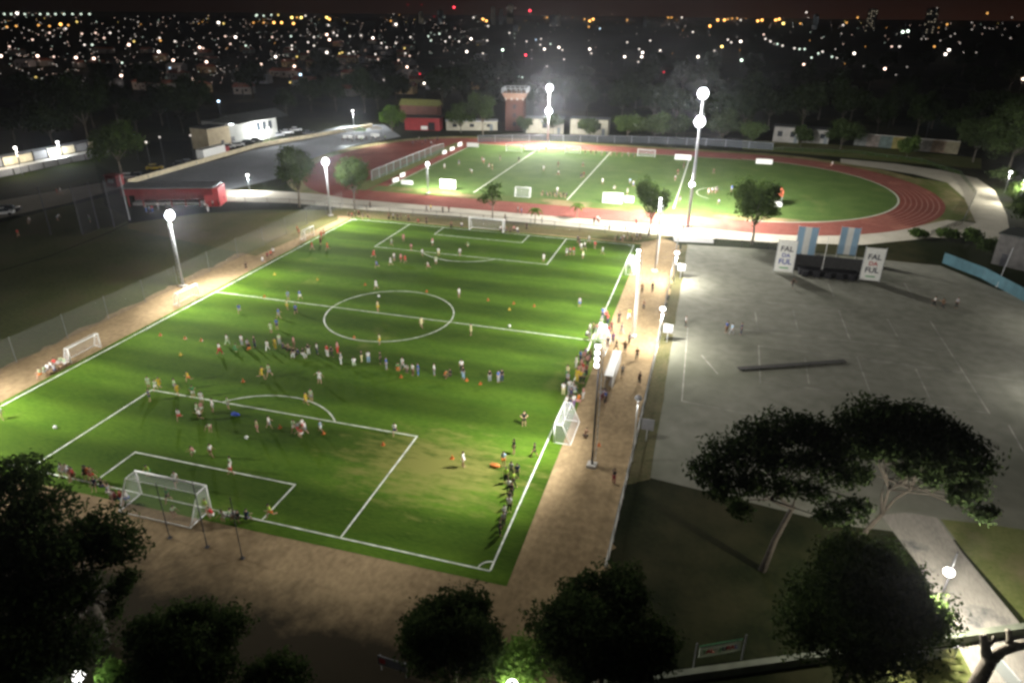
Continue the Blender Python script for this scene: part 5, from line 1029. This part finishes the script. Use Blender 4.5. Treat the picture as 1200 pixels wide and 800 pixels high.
# ------------------------------------------------------------------ the city beyond
CITY = {
 'w': ((1, .88, .78), 'white'), 'p': ((1, .70, .56), 'pinkish'), 'g': ((.82, 1, .82), 'greenish'), 'o': ((1, .48, .12), 'orange'), 'y': ((1, .72, .2), 'yellow'), 'r': ((1, .05, .08), 'red'), 'b': ((.6, .8, 1), 'bluish')}
raw = """5 16 g2,13 16 g2,20 15 w3,29 16 g2,38 17 g1,47 16 g2,56 16 g2,65 16 g2,75 16 g2,85 16 g2,95 16 g2,105 16 g2,90 25 y2,113 25 g1,8 31 o2,19 30 o2,45 29 o2,58 30 o2,71 28 o3,80 29 o2,77 33 w2,34 35 w1,50 35 w1,58 38 p2,62 42 w1,72 38 w1,38 46 p2,45 40 p1,56 46 w1,76 50 w1,96 39 p2,112 38 p2,115 40 p1,122 44 p2,129 38 w2,139 36 w1,139 44 w1,15 48 w1,11 54 p2,94 47 w1,99 52 w2,108 52 g2,151 52 p3,157 48 y2,60 57 p1,143 73 g2,1 65 p3,22 64 w1,44 65 p3,63 66 p2,89 67 p3,110 68 p3,115 66 w1,116 87 p3,142 88 p3,42 90 y2,
162 25 w1,165 28 o1,185 26 w1,153 45 w1,159 42 w1,187 44 w2,188 47 o2,205 48 w2,186 60 w3,203 70 p3,199 79 b2,182 90 p2,234 55 p3,238 56 p2,229 62 w2,242 72 p3,226 92 p3,237 25 o1,233 27 o1,256 26 w3,262 27 y2,264 42 p2,276 43 w3,270 51 p2,266 56 o1,257 55 p1,288 53 g2,306 75 p3,299 83 o2,283 94 p3,297 26 o2,300 18 g2,309 18 g2,309 26 o2,254 52 w1,
301 17 g2,318 17 g2,326 17 y2,342 20 y3,348 20 o2,353 20 y3,358 18 w2,321 26 o3,330 26 o3,344 27 o3,383 20 y3,386 22 o3,385 29 w2,458 24 o2,305 43 w1,319 43 p2,322 50 o1,330 42 w1,341 42 g2,352 41 w1,360 34 w1,363 40 w1,368 43 w2,373 42 g1,346 49 p1,342 53 w2,361 49 w2,368 53 w2,383 40 p3,386 46 p3,391 38 w2,395 41 w2,410 42 w2,423 41 w2,437 44 w3,447 50 w2,453 55 w1,342 57 w2,361 60 p2,323 66 w3,327 64 w1,332 64 w1,348 66 y2,372 69 p2,383 61 w3,398 62 y2,401 61 y2,409 62 w2,414 60 w2,416 63 w1,428 58 p1,440 63 w2,443 69 p2,345 77 p3,352 87 b3,387 78 p3,340 96 y2,384 94 g2,408 88 w1,450 93 w2,
464 28 w3,468 17 o1,461 16 w1,492 19 w2,478 5 r1,494 5 r1,532 8 r3,509 19 r1,515 13 w1,518 19 w1,555 20 w2,566 22 o3,570 24 o3,572 30 w2,594 9 w1,604 9 w1,502 42 g2,505 38 g1,509 40 g1,515 39 g2,505 47 g2,481 43 w2,464 50 w2,465 43 w1,453 55 w2,474 56 y2,475 62 w2,480 65 p2,467 70 p2,477 78 p3,522 48 w2,527 43 w2,538 48 w2,552 45 w3,560 52 y1,566 46 w1,571 47 w2,597 38 w2,547 60 w3,566 62 w2,589 58 g3,594 77 w1,569 83 w2,575 85 w2,579 90 w1,584 91 w1,529 82 w3,536 88 w3,540 88 w3,503 88 g2,492 86 r2,471 99 w3,497 97 w3,520 89 w3,
621 12 r3,616 64 r3,617 48 w2,628 46 b2,634 45 w2,633 52 w2,638 57 w3,623 58 w1,645 51 g2,655 55 w3,659 58 w2,661 69 w2,641 77 w2,623 68 w1,690 47 w1,691 57 w3,693 62 w2,698 55 p1,712 63 w2,732 66 w3,735 49 w2,746 39 w1,749 57 w2,753 61 w3,752 66 w3,748 72 w2,603 89 g2,608 89 g2,612 90 g2,638 21 o1,641 20 o2,685 22 o2,691 24 o3,695 22 o3,690 31 o2,703 33 b2,717 16 w1,735 23 o2,671 20 o1,645 29 w1,653 29 w1,657 26 w1,663 21 w1,603 39 g1,603 44 g1,603 51 w1,754 97 b3,747 100 b3,
762 47 w2,774 59 w3,788 62 o1,773 78 g2,778 84 r2,755 95 b2,818 66 w3,812 37 w2,799 20 w2,803 30 w1,800 35 o1,783 20 o2,787 20 o2,793 23 o1,784 28 w1,832 30 o3,841 23 o3,849 23 o3,853 22 o2,858 21 o2,864 21 o2,868 23 w2,874 21 o1,846 54 y3,837 59 w2,853 46 w2,857 49 w2,868 48 w3,867 58 o1,869 70 g3,888 24 o3,893 23 o3,895 40 p2,897 45 w2,903 48 w2,907 51 w1,
909 23 o3,913 22 o3,918 27 y3,902 47 w1,911 51 g2,917 53 w2,931 56 w2,937 57 g2,943 57 g2,938 27 o2,945 14 w2,947 20 w1,957 20 w1,956 27 w1,942 75 p3,951 67 g2,959 62 g2,964 60 w2,975 66 g2,981 67 w2,986 68 w1,990 74 o1,979 57 w1,988 51 p1,963 44 w1,949 47 o1,1001 62 w3,986 39 w1,992 26 o2,988 29 w2,1005 20 o2,1012 77 w1,1014 54 o1,1037 80 p3,1045 54 p2,1054 54 w2,1058 37 g3,1064 36 g3,1098 9 w1,1100 32 o1,1110 28 o2,1095 54 o2,1102 47 w1,1108 63 w3,1112 58 w3,1129 61 w2,1144 61 w1,1114 42 w1,1119 39 w1,1125 50 w1,1139 26 w1,1139 34 w1,1157 15 o2,1154 32 w1,1186 20 w1,1184 44 w1,1063 78 w1,1050 87 w1,1199 92 p3,1080 45 w1,1085 45 w1,
1046 126 w3,1106 119 b3,1091 136 y2,1139 130 w1,1185 145 w1,40 124 p3,91 119 p3,140 129 p3,156 157 b2,194 126 b3,256 118 b3,171 166 w2,223 158 w1,187 160 w1"""
items = []
for tok in raw.replace('\n', '').split(','):
    tok = tok.strip()
    if not tok: continue
    x, y, c = tok.split(); items.append((float(x), float(y), c[0], int(c[1])))
DIM = mat('dark lamp pole', (.06, .06, .06), .7)
LM = {}
def lamp_mesh(c, b, h):
    key = (c, b, h)
    if key not in LM:
        st = {1: .9, 2: 1.9, 3: 5}[b]
        mb = MB().tube([(0, 0, 0), (0, 0, h)], .07, 5, 0).sphere((0, 0, h), 1.0, 8, 6, 1, (1, 1, .8))
        LM[key] = mb.mesh('city_lamp', [DIM, emit('city light %s %d' % (c, b), CITY[c][0], st)])
    return LM[key]
items.sort(key=lambda t: (-t[3], -t[1]))
stuff = MB(); scol = []
houses = []; real = []
for i, (x, y, c, b) in enumerate(items):
    y += .8
    p = far_at(x, y, 7.5, 3400.0); dist = (p-CAM).length
    rad = max(.30, dist*(.52, .9, 1.25)[b-1]/FPX)
    if i < 285:
        hgt = max(1.0, p.z)
        o = bpy.data.objects.new('city_lamp', lamp_mesh(c, b, 7.5)); COL.objects.link(o)
        o.location = (p.x, p.y, p.z-7.5)
        # the globe keeps its size relation to the pole; far high lights stand on taller masts
        me = MB().tube([(0, 0, -(p.z-7.5) if p.z > 9 else 0), (0, 0, 7.5)], max(.07, rad*.15), 5, 0).sphere((0, 0, 7.5), rad, 8, 6, 1, (1, 1, .85)).mesh('city_lamp', list(lamp_mesh(c, b, 7.5).materials))
        o.data = me
        band = ('at the skyline of the far city' if y < 33 else 'in the middle of the far dark city' if y < 75 else 'in the nearest dark streets of the city')
        side = 'left' if x < 400 else 'centre' if x < 780 else 'right'
        tag(o, '%s %s light %s, %s part' % ({1: 'faint', 2: 'small', 3: 'bright'}[b], CITY[c][1], band, side), 'lamp', 'city lamps in the dark distance')
        if b == 3 and y > 40 and c != 'r': real.append((p, CITY[c][0], x, y))
        if b >= 2 and 44 < y < 95 and x < 560: houses.append((p, x, y))
    else: scol.append((p, rad, c))
cs = sorted(set(c for *_, c in scol)); 
for p, rad, c in scol: stuff.sphere(p, rad, 6, 4, cs.index(c))
qq = random.Random(17)
for k in range(820):
    if k < 260: x = qq.uniform(-20, 1220); y = 14.5+x*.010+abs(qq.gauss(0, 1))*13
    else: x = qq.uniform(-20, 560); y = qq.uniform(22, 98)
    if x > 620 and y > 52: continue
    p = far_at(x, y, 6, 3600); c = qq.choice('wwwpppgypwpo' if y < 34 else 'wwppwpwg')
    if c not in cs: cs.append(c)
    stuff.sphere(p, (p-CAM).length*qq.uniform(.22, .42)/FPX, 6, 4, cs.index(c))
tag(stuff.build('distant_city_lights', [emit('far city light '+c, CITY[c][0], .9) for c in cs]), 'faint specks of light scattered over the far dark city', 'lights', None, 'stuff')
for p, c, x, y in real[:70]:
    light('POINT', (p.x-.6, p.y-.8, p.z-.9), 420, c, .3)
# houses near the lit lamps
def house(kind):
    q = random.Random(kind); w, d, h = 9+kind, 7.5+kind*.4, 3.4+.5*(kind % 2)
    r_ = empty('town_house'); MB().box((0, 0, h/2), (w, d, h)).build('wall', WALLS[kind % 3], r_); rm = MB(); prism_roof(rm, w, d, h+.02, 1.7); rm.build('roof', TILE if kind != 2 else GREYROOF, r_)
    for k in range(2): MB().box((-w*.28+k*w*.5, -d/2-.03, h*.55), (1.3, .08, 1.2)).build('window', GLASSD, r_)
    MB().box((w*.02, -d/2-.03, 1.1), (1.0, .09, 2.2)).build('door', DARKPOLE, r_); return r_
HP = [house(k) for k in range(4)]
for i, (p, x, y) in enumerate(houses[:64]):
    a = qq.uniform(-.4, .4); k = i % 4
    lab = ('low tiled house', 'ochre walled tiled house', 'metal roofed grey house', 'wide tiled pale house')[k]+' beside a lit lamp in the dark town'
    loc = (p.x+qq.choice((-9, 9, 6, -6)), p.y+qq.uniform(9, 14), 0)
    if i < 4: HP[k].location = loc; HP[k].rotation_euler = (0, 0, a); tag(HP[k], lab, 'house', 'houses of the dark town')
    else: dup(HP[k], loc, a, lab, 'houses of the dark town')
# high-rise blocks on the skyline
BLK = mat('dark facade', (.06, .06, .065), .8, .2, .05); WINL = emit('lit far windows', (1, .85, .6), .35); WINW = emit('lit far windows cool', (.8, .95, 1), .25)
for i, (x, ytop, wpx, D, lab) in enumerate([(578, 8, 5, 2600, 'tall tower block with lit windows left of centre skyline'), (587, 11, 4, 2700, 'tower block right beside the tallest skyline tower'), (598, 5, 7, 2900, 'broad tall tower block near the centre of skyline'), (516, 12, 6, 2700, 'tower block with pale windows left on skyline'), (493, 14, 5, 2800, 'narrow tower block on skyline left of the pale one'), (648, 18, 8, 2500, 'broad block below skyline right of centre'), (655, 17, 5, 2600, 'slim block below skyline right of centre'), (957, 17, 5, 2600, 'slim tower block on right part of skyline'), (1024, 11, 9, 2300, 'wide dark block on right part of skyline'), (604, 33, 5, 1800, 'nearer slim tower block with greenish windows'), (1094, 10, 10, 2200, 'wide dark block under a faint lamp, far right skyline'), (756, 20, 4, 2600, 'slim dark tower block right of centre skyline')]):
    d = (CF+CR*((x-600)/FPX)-CU*((ytop-400)/FPX)); t = D/math.hypot(d.x, d.y); top = CAM+d*t; h = max(12, top.z); w = wpx*D/FPX
    az = math.atan2(d.y, d.x)-math.pi/2
    r_ = empty('tower_block', (top.x, top.y, 0), az, lab, 'tower block', 'tower blocks on the skyline'); MB().box((0, 0, h/2), (w, w*.8, h)).build('wall', BLK, r_); MB().box((0, 0, h+1.2), (w*.4, w*.4, 2.4)).build('roof_house', BLK, r_)
    wm = MB(); q2 = random.Random(i)
    for a_ in range(4):
        for b_ in range(int(h/6)):
            if q2.random() < .4: wm.box((-w*.36+a_*w*.24, -w*.4-.05, 4+b_*6), (w*.09, .1, 2.4))
    if wm.v: wm.build('windows', WINW if i % 2 else WINL, r_)

# ------------------------------------------------------------------ air, sky, light
hz = MB().box((0, 2400, 109), (8400, 6800, 220)).build('haze', [])
vm = bpy.data.materials.new('night haze'); vm.use_nodes = True; nt = vm.node_tree; nt.nodes.clear()
o_ = nt.nodes.new('ShaderNodeOutputMaterial'); pv = nt.nodes.new('ShaderNodeVolumePrincipled')
pv.inputs['Density'].default_value = HAZE = 0.000062; pv.inputs['Color'].default_value = (.9, .93, 1, 1); pv.inputs['Anisotropy'].default_value = .88; pv.inputs['Density Attribute'].default_value = ''
nt.links.new(pv.outputs[0], o_.inputs['Volume']); vm.cycles.homogeneous_volume = True if hasattr(vm.cycles, 'homogeneous_volume') else False
hz.data.materials.append(vm); tag(hz, kind='stuff')

w = bpy.data.worlds.new('World'); scene.world = w; w.use_nodes = True
nt = w.node_tree; nt.nodes.clear(); N, L = nt.nodes.new, nt.links.new
out = N('ShaderNodeOutputWorld'); bg = N('ShaderNodeBackground'); sk = N('ShaderNodeTexSky'); sk.sky_type = 'NISHITA'; sk.sun_disc = False
sk.sun_elevation = R(35); sk.sun_rotation = R(200); sk.altitude = 50
bg.inputs[1].default_value = .0003; L(sk.outputs[0], bg.inputs[0])
bg2 = N('ShaderNodeBackground'); tc = N('ShaderNodeTexCoord'); sp = N('ShaderNodeSeparateXYZ'); L(tc.outputs['Generated'], sp.inputs[0])
mr = N('ShaderNodeMapRange'); mr.inputs[1].default_value = .12; mr.inputs[2].default_value = -.01; L(sp.outputs[2], mr.inputs[0])
pw = N('ShaderNodeMath'); pw.operation = 'POWER'; pw.inputs[1].default_value = 3; L(mr.outputs[0], pw.inputs[0])
mx = N('ShaderNodeMapRange'); mx.inputs[1].default_value = -.75; mx.inputs[2].default_value = -.25; mx.inputs[3].default_value = .12; L(sp.outputs[0], mx.inputs[0])
ml = N('ShaderNodeMath'); ml.operation = 'MULTIPLY'; L(pw.outputs[0], ml.inputs[0]); L(mx.outputs[0], ml.inputs[1])
bg2.inputs[0].default_value = (.022, .0072, .0040, 1); L(ml.outputs[0], bg2.inputs[1])
ad = N('ShaderNodeAddShader'); L(bg.outputs[0], ad.inputs[0]); L(bg2.outputs[0], ad.inputs[1]); L(ad.outputs[0], out.inputs[0])
sl = bpy.data.lights.new('moon', 'SUN'); sl.energy = .05; sl.angle = R(8); sl.color = (.9, .95, 1); so = bpy.data.objects.new('moon', sl); COL.objects.link(so)
so.rotation_euler = (R(55), 0, R(-20)); so.location = (0, 0, 300)

scene.render.engine = 'CYCLES'
vs = scene.view_settings; vs.view_transform = 'Standard'; vs.look = 'None'; vs.exposure = 0; vs.gamma = 1
cy = scene.cycles
cy.max_bounces = 4; cy.diffuse_bounces = 2; cy.glossy_bounces = 1; cy.transmission_bounces = 2; cy.transparent_max_bounces = 16; cy.volume_bounces = 0
cy.caustics_reflective = cy.caustics_refractive = False; cy.use_denoising = True; cy.sample_clamp_indirect = 4; cy.use_light_tree = True
cy.pixel_filter_type = 'BLACKMAN_HARRIS'; cy.filter_width = 2.9
